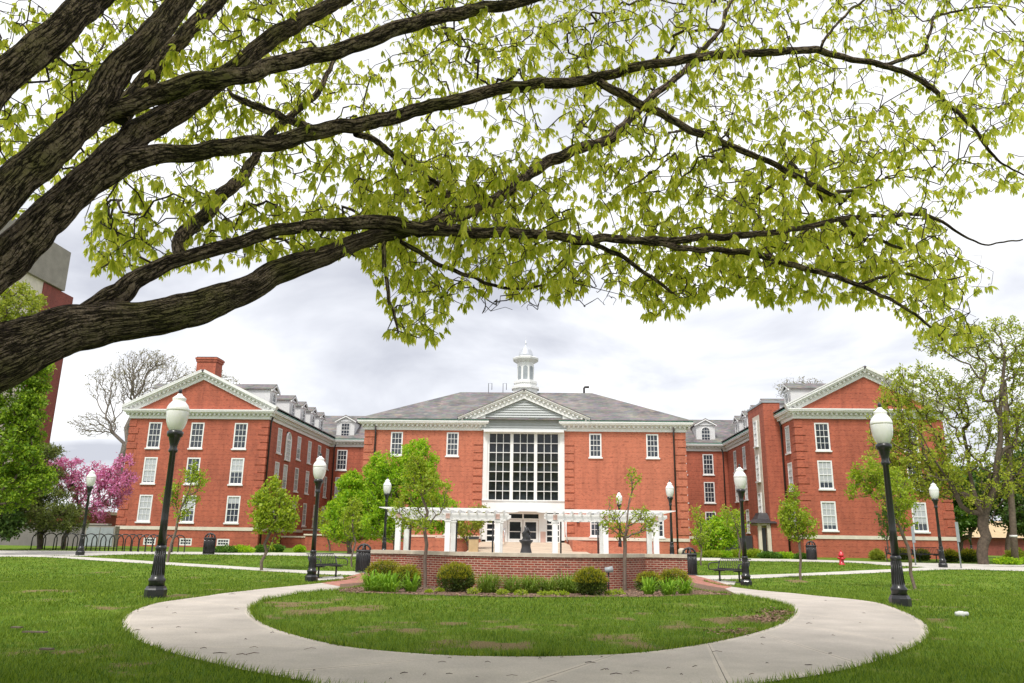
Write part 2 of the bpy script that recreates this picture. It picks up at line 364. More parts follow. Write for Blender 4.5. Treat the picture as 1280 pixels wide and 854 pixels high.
def mesh_np(name, verts, faces, mat, parent=None, smooth=False, loc=None):
    verts = np.asarray(verts, np.float32)
    if loc is not None: verts = verts-np.array(loc, np.float32)
    faces = np.asarray(faces, np.int32); nf, k = faces.shape
    me = bpy.data.meshes.new(name); me.vertices.add(len(verts)); me.vertices.foreach_set('co', verts.ravel())
    me.loops.add(nf*k); me.loops.foreach_set('vertex_index', faces.ravel())
    me.polygons.add(nf); me.polygons.foreach_set('loop_start', np.arange(0,nf*k,k,dtype=np.int32)); me.polygons.foreach_set('loop_total', np.full(nf,k,np.int32))
    if smooth: me.polygons.foreach_set('use_smooth', np.ones(nf,bool))
    me.update(calc_edges=True); me.materials.append(M[mat] if isinstance(mat,str) else mat)
    ob = bpy.data.objects.new(name, me); COL.objects.link(ob)
    if parent is not None: ob.parent = parent
    elif loc is not None: ob.location = loc
    return ob
def tag(o, label=None, cat=None, group=None, kind=None):
    if label: o['label'] = label
    if cat: o['category'] = cat
    if group: o['group'] = group
    if kind: o['kind'] = kind
    return o
def thing(name, label, cat, loc=(0,0,0), rz=0, group=None):
    o = bpy.data.objects.new(name, None); COL.objects.link(o); o.location = loc; o.rotation_euler = (0,0,rz); o.empty_display_size = .3
    return tag(o, label, cat, group)
def copy_tree(o, parent=None):
    c = o.copy(); COL.objects.link(c); c.parent = parent
    for ch in list(o.children): copy_tree(ch, c)
    return c
def struct(o): o['kind'] = 'structure'; return o
def spline(P, n):
    P = [np.array(p,float) for p in P]; P = [2*P[0]-P[1]]+P+[2*P[-1]-P[-2]]; out = []
    for i in range(1,len(P)-2):
        for k in range(n):
            t = k/n; a,b,c,d = P[i-1],P[i],P[i+1],P[i+2]
            out.append(.5*((2*b)+(-a+c)*t+(2*a-5*b+4*c-d)*t*t+(-a+3*b-3*c+d)*t**3))
    out.append(P[-2]); return np.array(out)
def resample(C, n):
    d = np.r_[0,np.cumsum(np.linalg.norm(np.diff(C,axis=0),axis=1))]; s = np.linspace(0,d[-1],n)
    return np.array([np.interp(s,d,C[:,i]) for i in range(C.shape[1])]).T, d[-1]
def inpoly(P, poly):
    x, y = P[:,0], P[:,1]; c = np.zeros(len(P),bool); n = len(poly); j = n-1
    for i in range(n):
        xi, yi = poly[i][0], poly[i][1]; xj, yj = poly[j][0], poly[j][1]
        if yi != yj: c ^= ((yi > y) != (yj > y)) & (x < (xj-xi)*(y-yi)/(yj-yi)+xi)
        j = i
    return c

# ------------------------------------------------------------------ paths
outer_px = [(445,722),(400,729.5),(340,735.5),(300,740),(262,745),(225,750),(190,756),(160,768),(152,781),(163,796),(198,812),(240,824),(300,838),(370,851),(450,864),(653,877),(860,866),(960,854),(1040,842),(1100,826),(1148,806),(1162,790),(1148,774),(1108,757),(1060,749),(1000,743),(950,738.5),(915,734),(880,727)]
inner_px = [(470,731),(440,736),(400,740),(362,744.5),(335,750),(318,757),(313,766),(330,781),(365,794),(430,809),(520,818),(600,821.5),(700,821.5),(800,817),(880,806),(940,793),(975,781),(992,768),(985,758),(955,750),(925,745),(890,741),(868,737),(850,731)]
OUT = spline([gp(*p)[:2] for p in outer_px], 8); INN = spline([gp(*p)[:2] for p in inner_px], 8)
def ribbon(name, A, B, mat, dz=.004, nx=5, n=None):
    n = n or max(len(A),len(B)); A_, la = resample(np.asarray(A),n); B_, lb = resample(np.asarray(B),n); mb = MB(); L = (la+lb)/2
    vs = []; uv = []
    for i in range(n):
        for j in range(nx+1):
            t = j/nx; p = A_[i]*(1-t)+B_[i]*t; vs.append((p[0],p[1],float(T(p[1]))+dz)); uv.append((L*i/(n-1), t))
    fs = []; us = []
    for i in range(n-1):
        for j in range(nx):
            f = (i*(nx+1)+j, i*(nx+1)+j+1, (i+1)*(nx+1)+j+1, (i+1)*(nx+1)+j)
            fs.append(f); us.append([uv[k] for k in f])
    mb.add(vs, fs, True, us); o = mb.build(name, mat)
    me = o.data
    if me.polygons[0].normal.z < 0: me.flip_normals()
    return struct(o)
ribbon('circular_path', OUT, INN, 'path', .012, 8, 260)
EXCL = [np.vstack([OUT, INN[::-1]])]
def pathpx(name, top, bot, mat='conc', dz=.008):
    A = spline([gp(*p)[:2] for p in top], 6); B = spline([gp(*p)[:2] for p in bot], 6)
    ribbon(name, A, B, mat, dz, 4, 60); EXCL.append(np.vstack([A,B[::-1]]))
pathpx('brick_path', [(452,716.5),(430,723),(400,729)], [(500,722),(470,730.5),(436,735.5)], 'paver', .014)
pathpx('brick_path', [(862,718),(885,724),(918,733)], [(842,724),(866,733),(898,739)], 'paver', .014)
pathpx('lawn_path', [(-60,688),(60,688.6),(130,689.3),(260,690.2),(380,691.3),(500,691.6),(640,692)], [(-60,694.5),(60,694.6),(110,695),(200,693),(380,695),(500,696.5),(640,698)])
pathpx('lawn_path', [(-60,693),(60,694.8),(130,698),(200,702.5),(300,708.5),(390,713.6),(460,714.5),(520,715)], [(-60,696),(50,696.5),(120,700.8),(200,705.8),(300,712),(390,717.6),(452,719.5),(520,721)])
pathpx('lawn_path', [(830,697),(900,697.8),(1000,699.5),(1070,701.5),(1110,703),(1200,704.8),(1300,706.5)], [(830,701),(900,701.2),(1000,702.4),(1070,704),(1110,707),(1200,711.5),(1300,714.5)])
pathpx('lawn_path', [(820,717),(870,719.6),(930,719.2),(1000,717),(1080,713.2),(1140,710.5),(1200,708),(1300,708)], [(820,721),(870,724.5),(935,723.6),(1000,720.4),(1080,717),(1140,714),(1200,712),(1300,714.8)])
pathpx('bench_slab', [(396,722.5),(412,721),(428,720)], [(398,726),(414,725),(430,723.5)], dz=.012)
pathpx('bench_slab', [(890,725),(905,726),(920,727.4)], [(882,728),(900,730.5),(918,731.6)], dz=.012)
# plaza between the garden wall and the hall
pl = MB(); q = [(-9,40),(7.5,40),(7.5,60.9),(-9,60.9)]
vs = []; fs = []; nn_ = 24
for i in range(nn_+1):
    b = 27+(60.9-27)*i/nn_
    for a in (bz(500,690,b)[0], bz(826,690,b)[0]):
        w = lw(a,b); vs.append((w.x,w.y,float(T(w.y))+.018))
    if i: fs.append((2*i-2,2*i-1,2*i+1,2*i))
pl.add(vs, fs, True); struct(pl.build('plaza','conc'))


# ------------------------------------------------------------------ lawn
def axis(lo, hi, d0, far, g=1.16):
    a = list(np.arange(lo,hi+1e-6,d0)); s = d0; x = a[-1]
    while x < far: s *= g; x += s; a.append(x)
    s = d0; x = a[0]; b = []
    while x > -far*.98 and len(b) < 60: s *= g; x -= s; b.append(x)
    return np.array(b[::-1]+a)
gx = axis(-14,14,.16,900); gy = axis(5.5,27,.16,1500); gy = gy[gy > -60]
XX, YY = np.meshgrid(gx,gy); ZZ = T(YY)
BUMP = np.array([noise.noise((x*.35,y*.35,0)) if abs(x) < 30 and y < 60 else 0 for x, y in zip(XX.ravel(),YY.ravel())]).reshape(XX.shape)
soil_px = [(20,741,.8,.5),(45,738,.6,.9),(136,759,.5,.9),(78,792,.45,.7),(166,842,.5,1),(93,730,.6,.5),(360,762,1.3,1),(400,755,.8,.7),(968,776,.7,1.4),(985,768,.5,1.5),(950,789,.6,1.1),(920,797,.8,.7),(1149,751,.9,1),(1172,779,.7,.6),(1100,752,.5,.7),(260,737,.8,.8),(218,744,.5,.9),(500,790,1.1,.6),(580,780,1.2,.7),(560,806,1,.5),(700,812,1.1,.5),(760,785,1,.6),(850,775,1,.7),(880,790,.8,.8),(440,795,.8,.4),(1145,738,.5,.9),(1001,727,.6,1.3),(327,714,.7,1.3),(1080,840,.5,.5),(340,806,.4,.4),(1240,800,.5,.5)]
SB = [(gp(u,v),r,s) for u,v,r,s in soil_px]
def BN(x,y):
    sh = x.shape; x = x.ravel(); y = y.ravel(); r = np.zeros(len(x)); k = (np.abs(x) < 26)&(y < 34)&(y > 4)
    r[k] = [noise.noise((p*.9,q*.9,11))+.6*noise.noise((p*2.6,q*2.6,5))-.05 for p, q in zip(x[k],y[k])]; return r.reshape(sh)
def soil(x, y):
    s = np.zeros_like(x)
    for p, r, k in SB: s = np.maximum(s, k*.72*np.exp(-((x-p.x)**2/(r*r)+(y-p.y)**2/(r*r*.8))))
    nb_ = BN(x,y); return np.clip(s*(.75+1.6*nb_),0,1)+.7*np.clip(nb_,0,1)
gm = mesh_np('ground', np.c_[XX.ravel(),YY.ravel(),ZZ.ravel()], [(i*len(gx)+j, i*len(gx)+j+1, (i+1)*len(gx)+j+1, (i+1)*len(gx)+j) for i in range(len(gy)-1) for j in range(len(gx)-1)], 'ground', smooth=True)
struct(gm); sa = gm.data.attributes.new('soil','FLOAT','POINT'); sa.data.foreach_set('value', (soil(XX,YY)+.12*BUMP).ravel().astype(np.float32))
# mulch bed in front of the garden wall
bed_top = [(425,731),(470,728),(520,727),(600,730),(655,731),(720,730),(800,728),(860,728),(905,736)]
bed_bot = [(424,741),(470,743),(520,744.5),(600,746.5),(655,747.5),(740,747.5),(820,747),(870,745),(922,744)]
BA = spline([gp(*p)[:2] for p in bed_top],6); BB = spline([gp(*p)[:2] for p in bed_bot],6)
ribbon('mulch_bed', BA, BB, 'mulch', .02, 5, 60); EXCL.append(np.vstack([BA,BB[::-1]]))
rng = np.random.default_rng(7)
def blades(name, n, ylo, yhi, dens_h, wid, label, pw=1.0):
    y = ylo+(yhi-ylo)*rng.random(n)**pw; hw = y*.76+3.2; x = (rng.random(n)*2-1)*hw
    keep = np.ones(n,bool); P = np.c_[x,y]
    for E_ in EXCL: keep &= ~inpoly(P,E_)
    s = soil(x,y); keep &= rng.random(n) > s*1.5
    x, y = x[keep], y[keep]; n = len(x); cl = np.array([noise.noise((a*1.1,b*1.1,3)) for a, b in zip(x,y)])
    h = dens_h*(.55+.7*rng.random(n))*(1+.55*cl); a = rng.random(n)*2*np.pi; l = h*(.25+.7*rng.random(n)); w = wid*(.6+.8*rng.random(n))
    b = rng.random(n)*2*np.pi; z = T(y)
    v = np.zeros((n,3,3)); v[:,0] = np.c_[x-np.cos(b)*w/2,y-np.sin(b)*w/2,z-.005]; v[:,1] = np.c_[x+np.cos(b)*w/2,y+np.sin(b)*w/2,z-.005]; v[:,2] = np.c_[x+np.cos(a)*l,y+np.sin(a)*l,z+h]
    o = mesh_np(name, v.reshape(-1,3), np.arange(3*n).reshape(-1,3), 'blade'); return tag(o, label, 'grass', kind='stuff')
blades('near_grass', 290000, 6.0, 15, .055, .009, 'short green lawn grass nearest the viewer around the round path', 1.2)
blades('far_grass', 120000, 27, 48, .06, .035, 'green lawn grass in the middle distance between the straight walks')
blades('mid_grass', 195000, 15, 27, .055, .018, 'green lawn grass farther out beyond the round path')
# ragged grass tufts over the edges of the path
def edge_tufts():
    v = []; 
    for C, sgn, dn in ((OUT,1,26),(INN,-1,20)):
        C2, L = resample(C, 840)
        c0 = C2.mean(0)
        for p in C2:
            nn = noise.noise((p[0]*1.7,p[1]*1.7,9))
            for _ in range(int(6+14*max(0,nn))):
                d = (p-c0)/np.linalg.norm(p-c0)*sgn; q = p+d*(abs(rng.normal(0,.05))+.0)+rng.normal(0,.03,2)
                h = .05+.05*rng.random()+.05*max(0,nn); a = rng.random()*6.28; l = h*.6; b = a+1.57; w = .006
                z = float(T(q[1]))
                v += [(q[0]-math.cos(b)*w,q[1]-math.sin(b)*w,z),(q[0]+math.cos(b)*w,q[1]+math.sin(b)*w,z),(q[0]+math.cos(a)*l-d[0]*.03,q[1]+math.sin(a)*l-d[1]*.03,z+h)]
    o = mesh_np('edge_grass', v, np.arange(len(v)).reshape(-1,3), 'blade'); tag(o,'ragged longer grass fringe along both edges of the round path','grass',kind='stuff')
edge_tufts()
# mulch chips
n = 5000; t = rng.random(n); s_ = rng.random(n); A_,_ = resample(BA,200); B_,_ = resample(BB,200); ii = (t*199).astype(int)
c = A_[ii]*(1-s_[:,None])+B_[ii]*s_[:,None]+rng.normal(0,.05,(n,2))
ex = []
for (u,v_,k) in ((968,776,500),(985,768,400),(905,739,500),(445,737,400),(940,793,300)):
    p = gp(u,v_); ex.append(np.array([p.x,p.y])+rng.normal(0,.28,(k,2)))
c = np.vstack([c]+ex); c = c[~inpoly(c,EXCL[0])]; n = len(c)
a = rng.random(n)*6.28; L = .015+.03*rng.random(n); w = .006+.01*rng.random(n); z = T(c[:,1])+.02+.02*rng.random(n)
dv = np.c_[np.cos(a),np.sin(a)]; pv = np.c_[-np.sin(a),np.cos(a)]; V = np.zeros((n,4,3))
for k,(i,j) in enumerate(((-1,-1),(1,-1),(1,1),(-1,1))):
    V[:,k,:2] = c+dv*L[:,None]*i+pv*w[:,None]*j; V[:,k,2] = z+i*.008*rng.normal(size=n)
M['chips'] = leafmat('wood_chips', (.10,.05,.03), (.34,.22,.15), .02, .9)
tag(mesh_np('mulch_chips', V.reshape(-1,3), np.arange(4*n).reshape(-1,4), 'chips'), 'loose brown wood chips strewn over the planting bed', 'mulch', kind='stuff')

# ------------------------------------------------------------------ windows
def sash(w, h, cols=3, rows=4, fw=.10, mw=.032):
    f = MB(); f.box(-w/2,w/2,-.03,.06,h-fw,h).box(-w/2,w/2,-.03,.06,0,fw)
    f.box(-w/2,-w/2+fw,-.03,.06,fw,h-fw).box(w/2-fw,w/2,-.03,.06,fw,h-fw)
    iw = w-2*fw; ih = h-2*fw
    f.box(-iw/2,iw/2,-.01,.05,h/2-.03,h/2+.03)
    for i in range(1,cols): x = -iw/2+iw*i/cols; f.box(x-mw/2,x+mw/2,0,.045,fw,h-fw)
    for j in range(1,rows):
        if rows%2 == 0 and j == rows//2: continue
        z = fw+ih*j/rows; f.box(-iw/2,iw/2,.002,.043,z-mw/2,z+mw/2)
    return f
def window_proto(w, h, pane='glass', cols=3, rows=4, sill=True):
    fr = sash(w,h,cols,rows).build('window','white')
    p = MB().box(-w/2+.05,w/2-.05,.03,.04,.05,h-.05); p.build('pane',pane,fr)
    if sill: MB().box(-w/2-.08,w/2+.08,-.12,.05,-.11,0).build('sill','white',fr)
    return fr
def put(proto, first, parent, x, y, z, rz=0):
    o = proto if not first else copy_tree(proto)
    o.parent = parent; o.location = (x,y,z); o.rotation_euler = (0,0,rz); return o
class Win:
    def __init__(s, *a, **k): s.a = a; s.k = k; s.p = None
    def __call__(s, parent, x, y, z, rz=0):
        if s.p is None: s.p = window_proto(*s.a, **s.k); o = s.p
        else: o = copy_tree(s.p)
        o.parent = parent; o.location = (x,y,z); o.rotation_euler = (0,0,rz); return o
w_dark = Win(1.08,2.1,'glass'); w_blind = Win(1.08,2.1,'blind'); w_hall = Win(.95,1.85,'glass'); w_base = Win(1.0,.55,'blind',cols=4,rows=1,sill=False)
w_tower = Win(.9,2.1,'blind')

def wall(mb, o, d, n, u0, u1, z0, z1, holes=(), dep=.14):
    """vertical wall from o along unit d, outward normal n; holes (ua,ub,za,zb)"""
    us = sorted({u0,u1,*[h[0] for h in holes],*[h[1] for h in holes]}); zs = sorted({z0,z1,*[h[2] for h in holes],*[h[3] for h in holes]})
    P = lambda u, z, k=0: (o[0]+d[0]*u-n[0]*k, o[1]+d[1]*u-n[1]*k, z)
    for i in range(len(us)-1):
        for j in range(len(zs)-1):
            ua, ub, za, zb = us[i],us[i+1],zs[j],zs[j+1]; cu, cz = (ua+ub)/2,(za+zb)/2
            if any(h[0] < cu < h[1] and h[2] < cz < h[3] for h in holes): continue
            mb.poly([P(ua,za),P(ub,za),P(ub,zb),P(ua,zb)], [(ua,za),(ub,za),(ub,zb),(ua,zb)])
    for h in holes:
        ua, ub, za, zb = h
        mb.poly([P(ua,za),P(ua,zb),P(ua,zb,dep),P(ua,za,dep)]); mb.poly([P(ub,za),P(ub,za,dep),P(ub,zb,dep),P(ub,zb)])
        mb.poly([P(ua,zb),P(ub,zb),P(ub,zb,dep),P(ua,zb,dep)]); mb.poly([P(ua,za),P(ua,za,dep),P(ub,za,dep),P(ub,za)])
def quoins(mb, x, y, sx, sy, z0, z1, lx=.55, ly=.55, pr=.045, h=.50, gap=.105):
    """brick corner blocks at corner (x,y) whose building body lies towards +sx,+sy"""
    z = z0; i = 0
    while z+h <= z1+.01:
        l1 = lx+(.0 if i%2 else .22); l2 = ly+(.22 if i%2 else .0)
        xa, xb = sorted((x-sx*pr, x+sx*l1)); ya, yb = sorted((y-sy*pr, y+sy*.06)); mb.box(xa,xb,ya,yb,z,z+h)
        xa, xb = sorted((x-sx*(pr-.002), x+sx*.06)); ya, yb = sorted((y+sy*.061, y+sy*l2)); mb.box(xa,xb,ya,yb,z+.002,z+h-.002)
        z += h+gap; i += 1
def cornice(mb, green, p0, p1, n, z, h=.72, over=.55, ext0=0, ext1=0, dent=.36):
    """cornice along p0->p1 (2D, local), outward normal n; z underside"""
    d = np.array(p1,float)-np.array(p0,float); L = np.linalg.norm(d); d /= L; n = np.array(n,float)
    def bx(m_, s0, s1, k0, k1, z0, z1):
        q = [np.array(p0)+d*s+n*k for s, k in ((s0,k0),(s1,k0),(s1,k1),(s0,k1))]
        m_.prism([(x,y,z0) for x, y in q], (0,0,z1-z0))
    bx(mb,-ext0*.2,L+ext1*.2,-.03,.10,z,z+.26)
    bx(mb,-ext0*.6,L+ext1*.6,-.03,over*.62,z+.42,z+.52)
    bx(mb,-ext0*.9,L+ext1*.9,-.03,over*.92,z+.52,z+.62)
    bx(mb,-ext0,L+ext1,-.03,over,z+.62,z+h)
    s = -ext0*.5+.08
    while s < L+ext1*.5:
        bx(mb,s,s+.15,.09,over*.58,z+.27,z+.415); s += dent
    bx(mb,-ext0*.18,L+ext1*.18,-.03,.085,z+.26,z+.43)
    if green is not None: bx(green,-ext0,L+ext1,-.03,over+.02,z+h+.002,z+h+.075)
def raking(mb, pa, pb, y0, over=.5, th=.34, dent=.36):
    """sloped cornice on a gable from pa to pb (x,z), wall plane y0 facing -y"""
    (xa,za),(xb,zb) = pa, pb; d = np.array([xb-xa,zb-za]); L = np.hypot(*d); d /= L; nn = np.array([-d[1],d[0]]); nn = nn if nn[1] > 0 else -nn
    def bx(s0,s1,k0,k1,ya,yb):
        q = [np.array(pa)+d*s+nn*k for s, k in ((s0,k0),(s1,k0),(s1,k1),(s0,k1))]
        mb.prism([(x,ya,z) for x, z in q],(0,yb-ya,0))
    bx(0,L,-.42,-.17,y0-.1,y0+.03); bx(0,L,.0,.12,y0-over*.75,y0+.03); bx(0,L,.12,th,y0-over,y0+.03); bx(0,L,-.17,0,y0-.085,y0+.029)
    s = .2
    while s < L-.1: bx(s,s+.15,-.16,-.005,y0-over*.65,y0-.08); s += dent
def hiproof(mb, x0,x1,y0,y1,z,rise,back=None):
    d = (y1-y0)/2; A=(x0,y0,z);B=(x1,y0,z);C_=(x1,y1,z);D_=(x0,y1,z);E_=(x0+d,y0+d,z+rise);F=(x1-d,y0+d,z+rise)
    mb.add([A,B,C_,D_,E_,F],[(0,1,5,4),(1,2,5),(2,3,4,5),(3,0,4)])
def dormer_make(w, hh, depth, arch=True):
    """gabled dormer, front at y=0 facing -y, base z=0, running back `depth`"""
    b = MB(); b.box(-w/2,w/2,0,depth,-.6,hh)
    b.prism([(-w/2,.0,hh),(w/2,.0,hh),(0,.0,hh+w*.27)],(0,depth,0))
    b.box(-w/2-.08,w/2+.08,-.12,-.002,hh-.02,hh+.1)
    body = b.build('dormer','clap')
    r = MB(); o = .16; rz = hh+w*.27+.07; e = hh-.02
    for s in (-1,1): r.prism([(0,-.22,rz),(s*(w/2+o),-.22,e),(s*(w/2+o),-.22,e+.09),(0,-.22,rz+.10)],(0,depth+.22,0))
    r.build('roof','slate',body)
    t = MB()
    for s in (-1,1): t.prism([(0,-.235,rz-.12),(s*(w/2+o+.02),-.235,e-.12),(s*(w/2+o+.02),-.235,e),(0,-.235,rz)],(0,.1,0))
    t.build('trim','white',body)
    ww = w*.46; wh = hh*.80; f = MB(); p = MB(); z0 = .12
    if arch:
        hz = wh-ww/2; pts = [(-ww/2,z0),(ww/2,z0)]+[(math.cos(a)*ww/2, z0+hz+math.sin(a)*ww/2) for a in np.linspace(0,math.pi,9)]
        p.prism([(x,-.035,z) for x,z in pts],(0,.03,0))
        q = [(-ww/2,z0)]+[(math.cos(a)*ww/2, z0+hz+math.sin(a)*ww/2) for a in np.linspace(math.pi,0,9)]+[(ww/2,z0)]
        f.tube([(x,-.05,z) for x,z in q],.045,4,smooth=False)
    else:
        p.box(-ww/2,ww/2,-.035,-.005,z0,z0+wh); f.tube([(-ww/2,-.05,z0),(-ww/2,-.05,z0+wh),(ww/2,-.05,z0+wh),(ww/2,-.05,z0)],.045,4,smooth=False)
    f.box(-ww/2-.05,ww/2+.05,-.1,-.03,z0-.06,z0)
    for i in (1,2): x = -ww/2+ww*i/3; f.box(x-.014,x+.014,-.05,-.03,z0,z0+wh*(.95 if not arch else .93))
    for j in range(1,4): z = z0+wh*j/4; f.box(-ww/2,ww/2,-.052,-.03,z-(.014 if j != 2 else .03),z+(.014 if j != 2 else .03))
    p.build('pane','glass',body); f.build('window_frame','white',body)
    return body
class Dorm:
    def __init__(s,*a): s.a=a; s.p=None
    def __call__(s,parent,x,y,z,rz):
        if s.p is None: s.p = dormer_make(*s.a); o = s.p
        else: o = copy_tree(s.p)
        o.parent = parent; o.location = (x,y,z); o.rotation_euler = (0,0,rz); return o
dorm_side = Dorm(1.75,1.75,4.4,True); dorm_rect = Dorm(1.9,1.75,3.2,False); dorm_arch = Dorm(1.95,1.8,3.2,True)

# ------------------------------------------------------------------ the two wings
def wing(label, a0, a1, b0, blink, alink, side, zs=10.65, band=1.8):
    """side=+1: courtyard face is a1 (left wing); side=-1: courtyard face is a0. alink: other end of the link"""
    base = .2; ctr = lw((a0+a1)/2, b0, base)
    rt = thing('brick_wing', label, 'building', ctr, -TH, 'brick wings either side of the central hall')
    off = ((a0+a1)/2, b0, base)
    B = lambda mb, n, mt, lab=None: mb.build(n, mt, rt, off)
    W_ = lambda win, a, b, z, rz=0: win(rt, a-off[0], b-off[1], z-off[2], rz)
    rows = [2.4,5.4,8.25]; H = 2.1; hw = .54
    cols = (-3.62,-.08,3.52) if side > 0 else (-3.5,3.05); bcs = (-2.9,0,3.0) if side > 0 else ()
    cx = (a0+a1)/2; bk = b0+26
    front = MB(); hol = []
    for c in cols:
        for z in rows: hol.append((cx+c-hw-a0,cx+c+hw-a0,z,z+H))
    for c in bcs: hol.append((cx+c-.5-a0,cx+c+.5-a0,.62,1.17))
    wall(front,(a0,b0),(1,0),(0,-1),0,a1-a0,base,zs,hol)
    # gable
    gz = zs+.7; ap = 14.1
    front.poly([(a0,b0+.02,zs),(a1,b0+.02,zs),(a1-.2,b0+.02,gz),(cx,b0+.02,ap),(a0+.2,b0+.02,gz)])
    k = 0
    for c in cols:
        for ri, z in enumerate(rows):
            win = w_dark if (ri == 2 or (k*7+ri) % 5 == 3) else w_blind
            W_(win, cx+c, b0+.02, z); 
        k += 1
    for c in bcs: W_(w_base, cx+c, b0+.04, .62)
    cs = a1 if side > 0 else a0; os_ = a0 if side > 0 else a1
    # court side
    sb = [3.0,5.2,8.4,11.7,15.0,18.0] if side > 0 else [1.9,9.0,11.7,15.4,19.0]
    Ls = blink-b0; hs = []; arch_i = 1 if side > 0 else None
    for i, s in enumerate(sb):
        for z in rows: hs.append((s-.5,s+.5,z,z+H))
    wall(front,(cs,b0),(0,1),(side,0),0,Ls,base,zs,hs)
    rz = math.pi/2*side
    for i, s in enumerate(sb):
        for ri, z in enumerate(rows):
            if arch_i == i and ri == 2: continue
            W_(w_blind if (i+ri)%3 else w_dark, cs-side*.02, b0+s, z, rz)
    if arch_i is not None:   # tall round headed stair window
        p = MB(); f = MB(); s = b0+sb[1]; z0 = rows[2]-.35; hz = 1.75; r_ = .62; x = cs+.05
        pts = [(s-r_,z0),(s+r_,z0)]+[(s+math.cos(t)*r_, z0+hz+math.sin(t)*r_) for t in np.linspace(0,math.pi,13)]
        p.prism([(x,y,z) for y,z in pts],(-.1,0,0)); 
        q = [(s-r_,z0)]+[(s+math.cos(t)*r_, z0+hz+math.sin(t)*r_) for t in np.linspace(math.pi,0,13)]+[(s+r_,z0)]
        f.tube([(x+.02,y,z) for y,z in q],.085,4,smooth=False); f.box(x-.02,x+.05,s-r_,s+r_,z0+hz-.1,z0+hz+.06); f.box(x-.02,x+.08,s-r_-.1,s+r_+.1,z0-.1,z0)
        for dy in (-.2,.2): f.box(x-.01,x+.03,s+dy-.018,s+dy+.018,z0,z0+hz+.5)
        for j in range(1,5): f.box(x-.01,x+.032,s-r_,s+r_,z0+hz*j/5-.02,z0+hz*j/5+.02)
        fo = B(f,'arched_window','white'); po = p.build('pane','blind',fo,off)
    # back and far side, lid
    wall(front,(os_,b0),(0,1),(-side,0),0,26,base,zs,[]); wall(front,(a0,bk),(1,0),(0,1),0,a1-a0,base,ap-3.4,[])
    # link wall
    l0, l1 = (a1,alink) if side > 0 else (alink,a0)
    lwn = [l0+1.35,l0+4.3,l0+7.2] if side > 0 else [l1-2.0,l1-4.75,l1-7.6]
    hl = [(a-hw-l0,a+hw-l0,z,z+H) for a in lwn for z in rows]
    wall(front,(l0,blink),(1,0),(0,-1),0,l1-l0,base,zs,hl)
    for i, a in enumerate(lwn):
        for ri, z in enumerate(rows): W_(w_dark if (ri+i)%2 == 0 or side < 0 else w_blind, a, blink+.02, z)
    wall_o = B(front,'wall','brick')
    for qx,qs in ((a0,1),(a1,-1)): qm = MB(); quoins(qm,qx,b0,qs,1,band+.35,zs-.1); B(qm,'quoins','brick')
    bd = MB(); bd.box(a0-.05,a1+.05,b0-.05,b0+.05,band,band+.26)
    xa, xb = sorted((cs-side*.05,cs+side*.05)); bd.box(xa,xb,b0+.052,blink,band+.002,band+.258); xa, xb = sorted((l0,l1)); bd.box(xa+.06,xb-.06,blink-.05,blink+.05,band+.001,band+.257)
    B(bd,'stone_band','cream')
    cm = MB(); gm_ = MB()
    cornice(cm,gm_ if False else None,(a0,b0),(a1,b0),(0,-1),zs,ext0=.55,ext1=.55)
    if side > 0: cornice(cm,gm_,(cs,b0+.001),(cs,blink),(1,0),zs+.002,ext0=.0,ext1=.0); cornice(cm,gm_,(l0,blink),(l1,blink),(0,-1),zs+.004,ext0=0,ext1=0)
    else: cornice(cm,gm_,(cs,blink),(cs,b0+.001),(-1,0),zs+.002); cornice(cm,gm_,(l0,blink),(l1,blink),(0,-1),zs+.004)
    cornice(cm,None,(os_,bk) if side > 0 else (os_,b0),(os_,b0) if side > 0 else (os_,bk),(-side,0),zs+.003)
    e = .58; ev = zs+.74
    raking(cm,(a0-e,ev-.02),(cx,ap+.3),b0); raking(cm,(a1+e,ev-.02),(cx,ap+.3),b0-.002)
    B(cm,'cornice','white'); B(gm_,'gutter','green_copper')
    # roofs
    rf = MB(); rid = ap+.62
    th_ = .06
    for s_, ea in ((1,a1+e),(-1,a0-e)):
        rf.prism([(cx,b0-.5,rid),(ea,b0-.5,ev+.28),(ea,b0-.5,ev+.20),(cx,b0-.5,rid-.1)],(0,27,0))
    # link roof
    ba = blink-.5; 
    rf.poly([(l0-6,ba,ev+.1),(l1+6,ba,ev+.1),(l1+6,ba+5.6,14.75),(l0-6,ba+5.6,14.75)]); rf.poly([(l0-6,ba+5.6,14.75),(l1+6,ba+5.6,14.75),(l1+6,ba+11,ev),(l0-6,ba+11,ev)])
    B(rf,'roof','slate')
    ds = [2.7,7.9,11.2,14.4,17.5] if side > 0 else [3.6,10.6,14.0,17.3,20.4]
    for s in ds: dorm_side(rt, cs-side*.75-off[0], s, ev+.35-off[2], rz)
    for s in (2.7,9): dorm_side(rt, os_+side*.75-off[0], s, ev+.35-off[2], -rz)
    if side > 0: dorm_rect(rt, l0+1.45-off[0], blink+.25-off[1], ev+.25-off[2], 0); dorm_rect(rt, l0+6.2-off[0], blink+.25-off[1], ev+.25-off[2], 0)
    else: dorm_arch(rt, l1-2.05-off[0], blink+.25-off[1], ev+.25-off[2], 0); dorm_arch(rt, l1-5.6-off[0], blink+.25-off[1], ev+.25-off[2], 0)
    # downpipes
    px = cs+side*.1
    for (x,y) in ((px,b0+.35 if side > 0 else b0+3.1),(l0+.5 if side > 0 else l1-.45, blink-.1)):
        mb = MB().tube([(x,y,base),(x,y,zs-.2),(x+side*.12,y,zs+.25)],.07,6); B(mb,'downpipe','pipe')
    return rt, off, B
LW, LOFF, LB = wing('long brick wing on the left with a chimney and white pedimented gable end', -33.9,-22.4,62,80.8,-9,1)
RW, ROFF, RB = wing('right hand brick wing with flat topped stair tower, pediment half behind a tree', 19.1,30.1,59.3,81.5,7,-1)
